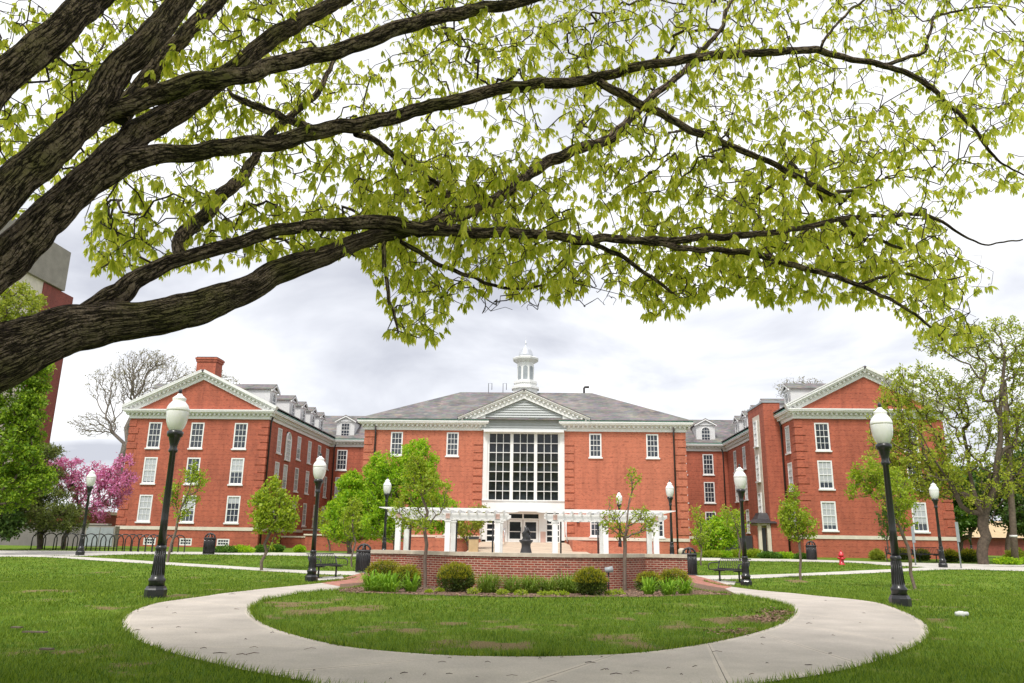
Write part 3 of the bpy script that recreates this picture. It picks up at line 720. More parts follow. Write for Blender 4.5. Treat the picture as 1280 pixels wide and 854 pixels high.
# chimney of the left wing
c_a, c_z = bz(247,446,65.6); c_b = bz(271,446,65.6)[0]
ch = MB().box(c_a,c_b,65.6,67.0,13.2,c_z-.45).box(c_a-.07,c_b+.07,65.53,67.07,c_z-.45,c_z-.25).box(c_a-.13,c_b+.13,65.47,67.13,c_z-.25,c_z-.08)
co = LB(ch,'chimney','brick'); MB().box(c_a-.05,c_b+.05,65.55,67.05,c_z-.079,c_z).build('chimney_cap','dark_metal',co,LOFF)
# left wing entrance terrace: low brick walls with caps by the court side
tw = MB().box(-22.3,-19.6,67.4,67.75,.3,1.35).box(-21.9,-17.2,72.0,72.4,.3,2.0).box(-17.4,-16.9,71.9,72.5,.3,1.95).box(-14.6,-14.1,71.9,72.5,.3,1.95).box(-12.0,-11.5,71.9,72.5,.3,1.95)
for q_ in ((-22.3,-19.6,67.4,67.75,.3,1.35),(-21.9,-17.42,72.0,72.4,.3,2.0),(-17.4,-16.9,71.9,72.5,.3,1.95),(-14.6,-14.1,71.9,72.5,.3,1.95),(-12.0,-11.5,71.9,72.5,.3,1.95)):
    to = LB(MB().box(*q_),'terrace_wall','brick'); MB().box(q_[0]-.06,q_[1]+.06,q_[2]-.07,q_[3]+.07,q_[5]+.002,q_[5]+.13).build('coping','cream',to,LOFF)
# stair tower on the right wing
st = MB(); a0,a1,b0,b1,zt = 17.75,19.08,62.6,67.4,12.45
wall(st,(a0,b0),(1,0),(0,-1),0,a1-a0,.3,zt,[]); hol = [(2.0,2.9,z,z+2.1) for z in (3.55,6.55,9.35)]
wall(st,(a0,b0),(0,1),(-1,0),0,b1-b0,.3,zt,[(1.3,3.3,2.6,11.7)]); wall(st,(a0,b1),(1,0),(0,1),0,a1-a0,.3,zt,[]); st.box(a0+.2,a1,b0+.2,b1-.2,.3,12.0)
st.poly([(a1,b0,zs_:=11.0),(a1,b1,zs_),(a1,b1,zt),(a1,b0,zt)])
to = RB(st,'stair_tower','brick')
MB().box(a0-.06,a1+.06,b0-.06,b0+.25,zt,zt+.14).box(a0-.06,a0+.25,b0+.251,b1-.001,zt+.001,zt+.139).box(a0-.06,a1+.06,b1,b1+.06,zt,zt+.14).box(a0+.25,a1+.06,b0+.25,b1,zt-.05,zt+.05).build('coping','bluegrey',to,ROFF)
MB().box(a0-.03,a0+.12,b0+1.32,b0+3.28,2.62,11.68).build('stone_panel','cream',to,ROFF)
for z in (3.3,6.35,9.2):
    o = w_tower(RW, a0-.10-ROFF[0], b0+2.35-ROFF[1], z-ROFF[2], -math.pi/2)
# canopy and doorway at the foot of the tower
cn = MB()
prof = [(1.15,0),(1.1,.06),(.72,.32),(.5,.62),(.42,.8)]
cc_ = (17.35,63.7)
vs = []
for r_, z in prof:
    for sx_, sy_ in ((-1,-1),(1,-1),(1,1),(-1,1)): vs.append((cc_[0]+sx_*r_*.75,cc_[1]+sy_*r_*1.15,2.95+z))
fs = [(j*4+i, j*4+(i+1)%4, (j+1)*4+(i+1)%4, (j+1)*4+i) for j in range(4) for i in range(4)]+[(16,17,18,19),(3,2,1,0)]
cn.add(vs,fs); cno = RB(cn,'entrance_canopy','dark_metal')
MB().box(16.75,17.72,62.7,64.7,2.78,2.94).build('canopy_trim','cream',cno,ROFF)
RB(MB().box(16.8,17.05,62.75,63.0,.4,2.775).box(17.45,17.72,62.62,62.9,.4,2.775),'pillar','cream')
RB(MB().box(17.12,17.4,62.9,62.98,.4,2.6),'door','black')
RB(MB().box(14.3,16.4,63.2,63.28,.4,2.0),'metal_screen','dark_metal')
for x in (13.4,16.45): RB(MB().box(x,x+.35,63.1,63.4,.4,2.05),'screen_pier','brick')

# ------------------------------------------------------------------ central hall
HB = 61.0; ha, hb_ = -14.15, 11.1; hc = -1.52; base = .2
hl = lw(hc,HB,base); HT = thing('brick_hall','wide central brick hall with a hipped slate roof, pediment and tall gridded window','building',hl,-TH)
HO = (hc,HB,base)
def H(mb, n, mt, par=None): return mb.build(n, mt, par or HT, HO)
zs = 9.85; g0, g1 = -4.72, 1.68
hw_ = [(-11.6,7.75),(-7.15,7.75),(4.1,7.75),(8.55,7.75),(-7.15,1.75),(-11.6,1.75),(4.1,1.75),(8.75,1.75)]
w = MB(); hol = [(a-.475-ha,a+.475-ha,z,z+1.85) for a,z in hw_]+[(g0-ha,g1-ha,base,zs-.02)]
wall(w,(ha,HB),(1,0),(0,-1),0,hb_-ha,base,zs,hol,dep=.3)
wall(w,(ha,HB),(0,1),(-1,0),0,19,base,zs,[]); wall(w,(hb_,HB),(0,1),(1,0),0,19,base,zs,[]); wall(w,(ha,HB+19),(1,0),(0,1),0,hb_-ha,base,zs,[])
H(w,'wall','brick_main')
qm = MB(); 
quoins(qm,ha,HB,1,1,1.95,zs-.1,.6,.5,pr=.05); H(qm,'quoins','brick_main'); qm = MB(); quoins(qm,hb_,HB,-1,1,1.95,zs-.1,.6,.5,pr=.05); H(qm,'quoins','brick_main')
for x, s in ((g0,-1),(g1,1)):
    z = 2.0; qm = MB()
    while z+.52 < zs-.1:
        xa, xb = sorted((x,x+s*.75)); qm.box(xa,xb,HB-.055,HB+.05,z,z+.50); z += .605
    H(qm,'quoins','brick_main')
bd = MB(); bd.box(ha-.05,g0,HB-.06,HB+.05,1.45,1.68).box(g1,hb_+.05,HB-.06,HB+.05,1.45,1.68); H(bd,'stone_band','cream')
for a, z in hw_: w_hall(HT, a-HO[0], .02, z-HO[2])
cm = MB(); gr = MB()
pd0, pd1 = g0-.0, g1+.0
cornice(cm,gr,(ha,HB),(g0-.15,HB),(0,-1),zs-.1,ext0=.6,ext1=0.6,h=.74); H(gr,'gutter','green_copper'); gr = MB(); cornice(cm,gr,(g1+.15,HB),(hb_,HB),(0,-1),zs-.1,ext0=.6,ext1=.6,h=.74)
H(gr,'gutter','green_copper'); gr = MB(); cornice(cm,None,(hb_,HB+.001),(hb_,HB+19),(1,0),zs-.098); cornice(cm,None,(ha,HB+19),(ha,HB+.001),(-1,0),zs-.098)
ze = zs-.1+.74
# pediment
pl_, pr_ = hc-5.15, hc+5.15; apz = 12.75
raking(cm,(pl_,ze+.05),(hc,apz),HB-.35,over=.35,th=.26); raking(cm,(pr_,ze+.05),(hc,apz),HB-.352,over=.35,th=.26)
cm.prism([(pl_+.25,HB-.352,ze-.0),(g0+.15,HB-.352,ze-.0),(g0+.15,HB-.352,ze+.55),(pl_+1.2,HB-.352,ze+.55)],(0,.3,0)); cm.prism([(pr_-.25,HB-.354,ze-.0),(g1-.15,HB-.354,ze-.0),(g1-.15,HB-.354,ze+.55),(pr_-1.2,HB-.354,ze+.55)],(0,.3,0))
H(cm,'cornice','white')
ty = MB(); z = zs-.05; 
while z < apz-.35:      # lapped boards of the tympanum
    hwid = min(3.35,(apz-.3-z)/(apz-ze)*5.15-.1)
    if hwid > .1: ty.prism([(hc-hwid,HB-.30,z),(hc+hwid,HB-.30,z),(hc+hwid,HB-.22,z+.2),(hc-hwid,HB-.22,z+.2)],(0,.3,0))
    z += .2
H(ty,'gable_siding','gray_siding')
H(MB().box(g0+.05,g1-.05,HB-.42,HB+.1,zs-.22,zs-.06),'window_head','white')
rf = MB(); hiproof(rf,ha-.62,hb_+.62,HB-.62,HB+14.2,ze+.09,3.55)
r2 = apz+.3
for s, xe in ((-1,pl_-.1),(1,pr_+.1)): rf.prism([(hc,HB-.72,r2),(xe,HB-.72,ze+.28),(xe,HB-.72,ze+.2),(hc,HB-.72,r2-.09)],(0,8,0))
# lower rear block roof seen past both hips
rf.add([(ha-.5,HB+10,ze+.1),(hb_+.5,HB+10,ze+.1),(hb_+.5,HB+19,ze+.1),(ha-.5,HB+19,ze+.1),(ha+1.2,HB+13.5,ze+2.25),(hb_-1.2,HB+13.5,ze+2.25),(hb_-1.2,HB+16,ze+2.25),(ha+1.2,HB+16,ze+2.25)],[(0,1,5,4),(1,2,6,5),(2,3,7,6),(3,0,4,7),(4,5,6,7)])
H(rf,'roof','slate')
# tall gridded window: three bays of 3 x 7 panes
fz0, fz1 = 4.35, 9.55; fr = MB(); yb = HB+.12
fr.box(g0,g0+.34,yb-.1,yb+.2,base+1.2,zs-.02).box(g1-.34,g1,yb-.1,yb+.2,base+1.2,zs-.02).box(g0+.34,g1-.34,yb-.1,yb+.2,fz1,zs-.02)
fr.box(g0+.34,g0+.5,yb-.02,yb+.2,fz0,fz1).box(g1-.5,g1-.34,yb-.02,yb+.2,fz0,fz1)
gw = (g1-g0-1.0); bay = (gw-.5)/3; xs = [g0+.5+i*(bay+.25) for i in range(3)]
for i in (1,2): fr.box(xs[i]-.25,xs[i],yb-.06,yb+.2,fz0,fz1)
for x in xs:
    for k in (1,2): fr.box(x+bay*k/3-.024,x+bay*k/3+.024,yb,yb+.18,fz0,fz1)
for j in range(1,7): 
    z = fz0+(fz1-fz0)*j/7
    for x in xs: fr.box(x,x+bay,yb+.002,yb+.178,z-.026,z+.026)
fo = H(fr,'tall_window','white'); MB().box(g0+.4,g1-.4,yb+.16,yb+.17,fz0,fz1).build('pane','glass_big',fo,HO)
H(MB().box(g0,g1,yb-.12,yb+.2,3.62,fz0-.02).box(g0,g1,yb-.2,yb+.2,fz0-.019,fz0+.06),'panel','white')
H(MB().box(hc-1.85,hc+1.85,HB-1.1,HB,3.5,3.62),'door_canopy','white')
# glazed entrance: two doors with transoms, side lights of 2 x 5 panes
dz = 1.25
dr = MB(); dr.box(hc-1.35,hc-1.2,yb-.1,yb+.2,dz,3.5).box(hc+1.2,hc+1.35,yb-.1,yb+.2,dz,3.5).box(hc-1.2,hc+1.2,yb-.1,yb+.2,3.35,3.5).box(hc-1.2,hc+1.2,yb-.08,yb+.2,2.92,3.02).box(hc-.05,hc+.05,yb-.08,yb+.2,3.02,3.35)
H(dr,'door_frame','white')
for s in (-1,1):
    d_ = MB(); x0, x1 = sorted((hc+s*.02,hc+s*1.18))
    d_.box(x0,x0+.16,yb-.03,yb+.05,dz,2.9).box(x1-.16,x1,yb-.03,yb+.05,dz,2.9).box(x0+.16,x1-.16,yb-.03,yb+.05,dz,dz+.24).box(x0+.16,x1-.16,yb-.03,yb+.05,2.75,2.9).box(x0+.16,x1-.16,yb-.02,yb+.05,2.0,2.05)
    do = H(d_,'door','white'); MB().box(x0+.1,x1-.1,yb+.02,yb+.03,dz+.1,2.85).build('pane','glass_big',do,HO)
    MB().box(hc+s*.16-.02,hc+s*.16+.02,yb-.1,yb-.03,1.95,2.35).build('handle','dark_metal',do,HO)
H(MB().box(hc-1.19,hc+1.19,yb+.1,yb+.11,3.02,3.35),'transom_pane','glass_big')
for x0, x1 in ((g0+.34,hc-1.75),(hc+1.75,g1-.34)):
    sl_ = MB(); sl_.box(x0,x0+.1,yb-.04,yb+.1,dz,3.5).box(x1-.1,x1,yb-.04,yb+.1,dz,3.5)
    for j in range(6): z = dz+.02+(3.48-dz)*j/5; sl_.box(x0+.1,x1-.1,yb-.03,yb+.1,z-.05,z+.04)
    sl_.box((x0+x1)/2+.12,(x0+x1)/2+.19,yb-.035,yb+.1,dz,3.5)
    so_ = H(sl_,'side_window','white'); MB().box(x0+.05,x1-.05,yb+.08,yb+.09,dz,3.5).build('pane','glass_big',so_,HO)
for x0 in (hc-1.75,hc+1.35): H(MB().box(x0,x0+.4,yb-.06,yb+.2,dz,2.05),'stone_pier','rosebeam'); H(MB().box(x0,x0+.4,yb-.06,yb+.2,2.051,3.5),'column','white')
H(MB().box(g0,g1,HB-.02,yb+.25,base,dz),'threshold','ramp')
for x in (-13.3,10.2):
    H(MB().tube([(x,HB-.3,zs+.2),(x,HB-.12,zs-.4),(x,HB-.1,base+.3)],.07,6),'downpipe','pipe')
for x in (g0-.06,g1+.1): H(MB().tube([(x,HB-.1,3.4),(x,HB-.12,1.9),(x+.1,HB-.25,1.3)],.05,5),'drain_pipe','white')
H(MB().box(2.6,2.8,HB-.2,HB,2.75,2.95),'wall_lamp','black')
va, vz = bz(730,484,HB+7); H(MB().tube([(va,HB+7,13.3),(va,HB+7,vz-.1),(va+.08,HB+7,vz),(va+.45,HB+7,vz)],.10,6),'vent_pipe','pipe')
for x in (-4.9,-3.6): H(MB().tube([(x,HB+7,13.9),(x,HB+7,15.0),(x+.3,HB+7,15.0),(x+.3,HB+7,14.4)],.025,4),'antenna','dark_metal')
# cupola
CB = HB+6.6; def_ = lambda v: bz(657,v,CB)[1]
cu_a = bz(657,460,CB)[0]; s_ = CB/987.
ob = MB(); ob.lathe([(1.15,0),(1.15,def_(488)-12.9),(1.3,def_(487.5)-12.9),(1.3,def_(485)-12.9),(1.05,def_(484.9)-12.9),(1.02,def_(481)-12.9),(1.12,def_(480.5)-12.9),(1.12,def_(478)-12.9),(.8,def_(477.5)-12.9),(.78,def_(453)-12.9)],8,(cu_a,CB,12.9),False,.5)
cu = H(ob,'cupola','white')
MB().lathe([(.85,def_(454)),(1.2,def_(451)),(1.24,def_(449)),(.9,def_(447))],8,(cu_a,CB,0),False,.5).build('cupola_cornice','white',cu,HO)
dm = MB(); z0, z1 = def_(447.5), def_(433); pf = [(.68,z0),(.66,z0+.25),(.6,z0+.5),(.5,z0+.72),(.34,z0+.92),(.14,z1-.02),(.07,z1+.05),(.05,z1+.2),(.09,z1+.26),(.02,z1+.34),(.015,def_(420))]
dm.lathe(pf,16,(cu_a,CB,0)).build('dome','silver',cu,HO)
for i in range(8):
    a = 2*math.pi*i/8+.0; c_, s2 = math.cos(a), math.sin(a); r_ = .785*math.cos(math.pi/8)+.0
    lo, hi = def_(476), def_(459); wd_ = .2; m_ = MB()
    pts = [(-wd_,lo),(wd_,lo),(wd_,hi-.2)]+[(math.cos(t)*wd_,hi-.2+math.sin(t)*wd_) for t in np.linspace(.3,math.pi-.3,6)]+[(-wd_,hi-.2)]
    m_.prism([(cu_a+c_*(r_-.01)-s2*x, CB+s2*(r_-.01)+c_*x, z) for x,z in pts],(c_*.03,s2*.03,0)); m_.build('louvre','bluegrey',cu,HO)
# ramp, cheek walls and railing in front of the doors
z_lo = lambda b: float(T(b))+.02
rm = MB(); y0, y1 = 49.0, 60.95
rm.add([(g0-.3,y0,.42),(g1+1.8,y0,.42),(g1-.0,y1,dz-.001),(g0+.0,y1,dz-.001),(g0-.3,y0,.2),(g1+1.8,y0,.2),(g1,y1,.2),(g0,y1,.2)],[(0,1,2,3),(4,5,1,0),(1,5,6,2),(4,0,3,7)])
ro = H(rm,'entrance_ramp','ramp')
ck = MB(); ck.prism([(g1+.3,53,.3),(5.4,53,.3),(5.4,53,1.0),(g1+.3,53,1.45)],(0,7.8,0)); H(ck,'planter_wall','brick_main'); ck = MB(); ck.prism([(g0-4.6,54,.3),(g0-.2,54,.3),(g0-.2,54,1.45),(g0-4.6,54,1.45)],(0,6.8,0)); 
H(ck,'planter_wall','brick_main')
tr_ = bpy.data.objects  # railing
H(MB().tube([(hc-1.6,52,1.5),(hc-1.35,60,2.25)],.03,5).tube([(hc-1.6,52,.5),(hc-1.6,52,1.5)],.03,5).tube([(hc-1.5,56,.9),(hc-1.5,56,1.9)],.03,5).tube([(hc-1.35,60,1.2),(hc-1.35,60,2.25)],.03,5).tube([(hc-1.6,52,.9),(hc-1.35,60,1.7)],.02,5),'handrail','silver')
# steps of rear-lawn left brick walls behind the maple
lwall = thing('low_brick_wall','long low brick wall in shade behind the green maple trees','wall',lw(-12.5,56,.3),-TH)
MB().box(-16.8,-7.6,55.9,56.25,.3,1.5).build('wall_body','brick',lwall,(-12.5,56,.3)); MB().box(-16.9,-7.5,55.82,56.33,1.502,1.6).build('coping','cream',lwall,(-12.5,56,.3))

# ------------------------------------------------------------------ modern building far left and concrete wall
tb = thing('tall_brick_building','tall modern building at far left with red brick side and jutting grey concrete top','building',lw(-44,66,.4),-TH)
TO = (-44,66,.4)
b = 66
ax = bz(63,548,b+12)[0]; zt0 = bz(84,372,b+12)[1]
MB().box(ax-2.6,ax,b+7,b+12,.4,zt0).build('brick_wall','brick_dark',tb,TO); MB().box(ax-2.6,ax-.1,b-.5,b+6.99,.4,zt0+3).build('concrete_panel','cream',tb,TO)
MB().box(ax-20,ax-2.6,b-.6,b+12,.4,zt0+4).build('concrete_wall','cream',tb,TO)
x1 = bz(85,340,b+10)[0]; zb_, zt_ = bz(80,364,b+10)[1], bz(84,316,b+10)[1]
MB().box(x1-14,x1,b-3,b+10,zb_,zt_).box(x1-13,x1-1.2,b-2,b+9,zb_-3.2,zb_-.01).build('concrete_top','tower_conc',tb,TO)
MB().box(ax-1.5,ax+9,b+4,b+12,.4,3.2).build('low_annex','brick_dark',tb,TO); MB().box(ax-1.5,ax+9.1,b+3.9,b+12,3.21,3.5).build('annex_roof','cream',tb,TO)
cw = thing('concrete_wall','rough grey concrete retaining wall behind the hoop racks','wall',lw(-37,57.5,.3),-TH)
a0_, z_ = bz(-60,683,57.5)[0], bz(10,655,57.5)[1]; a1_ = bz(134,660,57.5)[0]
MB().box(a0_,a1_,57.5,57.9,.2,z_).build('wall_panel','rough_conc',cw,(-37,57.5,.3))
MB().box(a0_-.05,a1_+.06,57.44,57.96,z_+.002,z_+.12).build('coping','tower_conc',cw,(-37,57.5,.3))
ub = thing('utility_cabinet','pale utility box on the end of the concrete wall beside the brick wing','utility box',lw(bz(124,672,56.6)[0],56.6,.45),-TH)
MB().box(-1.1,1.1,0,.6,0,1.5).build('cabinet','tower_conc',ub)
MB().box(-1.0,-.03,-.03,0,.1,1.4).box(.03,1.0,-.03,0,.1,1.4).build('cabinet_door','bluegrey',ub)
# far low house right and flat roofs beyond
fh = thing('low_building','long low red building far off behind the big right hand tree','building',(48,92,.5),-TH)
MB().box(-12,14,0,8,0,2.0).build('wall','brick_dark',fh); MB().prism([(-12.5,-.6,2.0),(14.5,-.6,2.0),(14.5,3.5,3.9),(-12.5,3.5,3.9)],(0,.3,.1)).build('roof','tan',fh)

# ------------------------------------------------------------------ garden wall (curved, brick, stone cap)
c0 = gp(658,738); wc = (c0.x, c0.y); Rw = 4.5; half = 3.9
ctrc = (wc[0], wc[1]+Rw); am = math.asin(half/Rw)
arc = [(ctrc[0]+Rw*math.sin(t), ctrc[1]-Rw*math.cos(t)) for t in np.linspace(-am,am,41)]
lft, rgt = arc[0], arc[-1]
zc = .965; zb = -.35
pL = py(464,687.2,1); 
wl = (py(463,700,26.2).x, 26.2); wr = (py(859,700,25.9).x, 25.9)
ln = [wl]+arc+[wr]
gw = thing('garden_wall','low curved red brick garden wall with pale stone cap around the plaza','wall',(wc[0],wc[1],-.1))
GO = (wc[0],wc[1],-.1)
def offs(ln, k):
    out = []
    for i, p in enumerate(ln):
        a = np.array(ln[max(i-1,0)]); b = np.array(ln[min(i+1,len(ln)-1)]); d = (b-a)/np.linalg.norm(b-a); out.append((p[0]-d[1]*k, p[1]+d[0]*k))
    return out
def ribwall(ln, k0, k1, z0, z1):
    f0, f1 = offs(ln,k0), offs(ln,k1); mb = MB(); s = 0
    for i in range(len(ln)-1):
        L = math.dist(ln[i],ln[i+1]); u0, u1 = s, s+L; s += L
        a, b, c_, d = f0[i],f0[i+1],f1[i+1],f1[i]
        mb.poly([(*a,z0),(*b,z0),(*b,z1),(*a,z1)],[(u0,z0),(u1,z0),(u1,z1),(u0,z1)])
        mb.poly([(*c_,z0),(*d,z0),(*d,z1),(*c_,z1)],[(u1,z0),(u0,z0),(u0,z1),(u1,z1)])
        mb.poly([(*a,z1),(*b,z1),(*c_,z1),(*d,z1)],[(u0,0),(u1,0),(u1,.3),(u0,.3)])
        mb.poly([(*a,z0),(*d,z0),(*c_,z0),(*b,z0)],[(u0,0),(u0,.3),(u1,.3),(u1,0)])
    for i, fl in ((0,1),(len(ln)-1,0)):
        a, d = f0[i], f1[i]; q = [(*a,z0),(*a,z1),(*d,z1),(*d,z0)]; mb.poly(q if fl else q[::-1])
    return mb
ribwall(ln,0,.34,zb,zc-.11).build('brickwork','brick_near',gw,GO)
ribwall(ln,-.045,.385,zc-.11,zc).build('stone_cap','cap',gw,GO)

# ------------------------------------------------------------------ pergola (two halves)
def pergola(label, us, outer, sgn):
    bf, bb = 36.0, 38.3; fa = [bz(u,670,bf)[0] for u in us]; zt = bz(655,650,bf)[1]; z0 = float(T(36))
    mid = fa[1]; rt = thing('pergola', label, 'pergola', lw(mid,bf,z0), -TH, 'white pergolas behind the garden wall'); O = (mid,bf,z0)
    for a in fa:
        for b_ in (bf,bb):
            p = MB().box(a-.115,a+.115,b_-.115,b_+.115,z0,zt).box(a-.15,a+.15,b_-.15,b_+.15,zt-.1,zt-.02).box(a-.15,a+.15,b_-.15,b_+.15,z0,z0+.2)
            p.build('post','white',rt,O)
    lo, hi = min(fa)-.5, max(fa)+.5
    for b_ in (bf-.17,bf+.1,bb-.17,bb+.1):
        p = MB(); p.prism([(lo+.25,b_,zt),(hi-.25,b_,zt),(hi,b_,zt+.14),(hi,b_,zt+.27),(lo,b_,zt+.27),(lo,b_,zt+.14)],(0,.07,0)); p.build('beam','white',rt,O)
    x = lo+.06
    while x < hi:
        p = MB(); p.prism([(x,bf-.5,zt+.36),(x,bf-.25,zt+.2),(x,bb+.25,zt+.2),(x,bb+.5,zt+.36),(x,bb+.5,zt+.42),(x,bf-.5,zt+.42)],(.05,0,0)); p.build('rafter','white',rt,O); x += .4
    x = bf-.4
    for i in range(7):
        p = MB(); y = bf-.4+i*(bb-bf+.8)/6; p.prism([(lo-.35,y,zt+.45),(lo-.1,y,zt+.421),(hi+.1,y,zt+.421),(hi+.35,y,zt+.45),(hi+.35,y,zt+.48),(lo-.35,y,zt+.48)],(0,.05,0)); p.build('lath','white',rt,O)
    for a in fa: MB().box(a-.09,a+.09,bf-.2,bf-.171,zt+.02,zt+.24).build('beam_block','rosebeam',rt,O)
    for u in outer:
        a = bz(u,670,bb+.1)[0]; MB().tube([(a,bb+.1,z0),(a,bb+.1,zt)],.045,6).build('steel_pole','black',rt,O)
pergola('left half of the white timber pergola, nearer the maple trees', (497.5,559.5,622), (513,570.5,616), 1)
pergola('right half of the white timber pergola, right of the entrance', (694,757,820), (701,747.5,809), -1)

# sculpture on pedestal
sb = 31.0; sa_ = bz(657.5,690,sb)[0]; sz = float(T(31)); z657 = lambda v: bz(657,v,sb)[1]-sz
sc_ = thing('sculpture','dark bronze sculpture on a flared charcoal pedestal behind the garden wall','sculpture',lw(sa_,sb,sz),-TH)
r = sb/987
MB().lathe([(.42,0),(.42,z657(697)),(.25,z657(694)),(.22,z657(690)),(.175,z657(684)),(.18,z657(680)),(.25,z657(677.5)),(.275,z657(676.2)),(.26,z657(675)),(.1,z657(674.3))],20).build('pedestal','dark_metal',sc_)
fg = MB(); z0 = z657(674.5); z1 = z657(657); hh = z1-z0; ph = []
k = 12; prof = [(.17,0),(.165,.12),(.15,.25),(.135,.36),(.13,.46),(.115,.56),(.11,.66),(.085,.78),(.045,.9),(.010,1)]
vs = []; 
for j,(rr,t) in enumerate(prof):
    for i in range(k):
        a = 2*math.pi*i/k; q = rr*(1+.35*noise.noise((i*.9,j*.8,4))); vs.append((q*math.cos(a)+.03*math.sin(j*1.3), q*math.sin(a)*.8, z0+t*hh))
fs = [(j*k+i, j*k+(i+1)%k, (j+1)*k+(i+1)%k, (j+1)*k+i) for j in range(len(prof)-1) for i in range(k)]
fg.add(vs,fs,True).tube([(.1,0,z0+.3*hh),(.17,-.02,z0+.45*hh),(.12,-.05,z0+.62*hh)],[.03,.028,.02],6).build('figure','black',sc_)

# ------------------------------------------------------------------ street lamps
def lamp_make():
    rt = thing('street_lamp','black street lamp','lamp')
    b = MB(); b.lathe([(.22,0),(.22,.16),(.2,.19),(.185,.23)],8,smooth=False,rot=.5).lathe([(.165,.23),(.155,.3),(.17,.33),(.17,.37),(.135,.4),(.12,.5),(.10,.95),(.112,.98),(.112,1.02),(.092,1.05)],20)
    for i in range(16):
        a = 2*math.pi*i/16; b.tube([(.124*math.cos(a),.124*math.sin(a),.45),(.101*math.cos(a),.101*math.sin(a),.94)],.009,4)
    b.build('lamp_base','black',rt)
    MB().lathe([(.085,1.03),(.074,1.6),(.062,3.0),(.095,3.03),(.095,3.07),(.078,3.1),(.08,3.16),(.11,3.28),(.12,3.3),(.12,3.34),(.16,3.37),(.17,3.42),(.17,3.47),(.13,3.49)],18).build('pole','black',rt)
    g = MB(); prof = [(.12,3.48),(.17,3.56),(.21,3.68),(.226,3.80),(.23,3.88),(.226,3.93)]; k = 48; vs = []
    for rr,z in prof:
        for i in range(k): a = 2*math.pi*i/k; q = rr*(1+.012*(i%2)); vs.append((q*math.cos(a),q*math.sin(a),z))
    g.add(vs,[(j*k+i, j*k+(i+1)%k, (j+1)*k+(i+1)%k, (j+1)*k+i) for j in range(len(prof)-1) for i in range(k)],True); g.build('globe','globe',rt)
    MB().lathe([(.232,3.92),(.238,3.95),(.228,4.0),(.2,4.06),(.16,4.11),(.13,4.15),(.145,4.19),(.145,4.21),(.1,4.25),(.06,4.28),(.05,4.31)],28).build('globe_cap','globecap',rt)
    MB().lathe([(.035,4.305),(.03,4.33),(.042,4.36),(.035,4.4),(.01,4.43)],10).build('finial','black',rt)
    return rt
L0 = lamp_make(); LG = 'black street lamps with white globes'
lamps = [('tall black lamp on the near left lawn where the round path bends', (193.7,747)), ('tall black lamp on the near right lawn where the round path bends', (1125.8,758)),
 ('black globe lamp beside the left metal bench', (388.9,727)), ('black globe lamp beside the right metal bench', (933,732.6)),
 ('black globe lamp on the far right walk in front of the two dark benches', (1179,709.5)), ('black globe lamp at far left in front of the pink blossoming tree', (99.9,694))]
lpos = [(l, gp(*p)) for l, p in lamps]
for l, u, v, d in (('black globe lamp left of the pergola in front of the green maple',481.4,612,45),('slender globe lamp seen through the left pergola half',531.6,621,56),('slender globe lamp behind the right pergola half and its sapling',774.6,622.5,56),('black globe lamp just right of the pergola before the brick hall',839,613,44)):
    p = py(u,660,d); lpos.append((l, Vector((p.x,p.y,float(T(p.y))))))
p = py(1211,660,80); lpos.append(('tiny globe lamp far off behind the big right hand tree', Vector((p.x,p.y,.5))))
for i, (l, p) in enumerate(lpos):
    o = L0 if i == 0 else copy_tree(L0); o.location = p; o['label'] = l; o['group'] = LG; o.rotation_euler = (0,0,i*.7)

# ------------------------------------------------------------------ benches
def bench_make():
    rt = thing('metal_bench','bench','bench')     # faces -y, width along x
    for k in range(6):
        y = -.25+k*.085; z = .44+.01*abs(k-2); MB().box(-.75,.75,y,y+.062,z,z+.02).build('seat_slat','dark_metal',rt)
    bk = MB()
    for k in range(16):
        x = -.74+k*1.45/15; bk.tube([(x,.25,.46),(x,.30,.6),(x,.36,.8),(x,.41,.87),(x,.46,.88)],.013,4)
    bk.tube([(-.76,.46,.88),(.76,.46,.88)],.02,6).tube([(-.76,.28,.5),(.76,.28,.5)],.02,6); bk.build('backrest','dark_metal',rt)
    for s in (-1,1):
        x = s*.77; MB().tube([(x,.37,.78),(x,.25,.72),(x,-.1,.71),(x,-.22,.68),(x,-.27,.6),(x,-.25,.46),(x,.24,.46),(x,.37,.78)],.022,6).build('armrest','dark_metal',rt)
        x = s*.5; MB().tube([(x,.05,.44),(x,.05,.03)],.035,8).box(x-.06,x+.06,-.2,.3,.40,.438).box(x-.1,x+.1,-.07,.17,0,.03).build('leg','dark_metal',rt)
    return rt
B0 = bench_make(); BG = 'dark metal benches along the paths'
for i, (l, px, rz) in enumerate((('dark metal bench beside the left path, next to the brick paving',(410,722.5),R(62)),('dark metal bench beside the right path, next to the brick paving',(911,728),R(-58)),
    ('dark metal bench against the right wing beside the far lamp',(1161,703),R(-5)),('dark metal bench farther back against the right wing, half hidden by sapling and lamp',(1127,702.5),R(-8)))):
    o = B0 if i == 0 else copy_tree(B0); p = gp(*px); o.location = (p.x,p.y,p.z); o.rotation_euler = (0,0,rz); o['label'] = l; o['group'] = BG
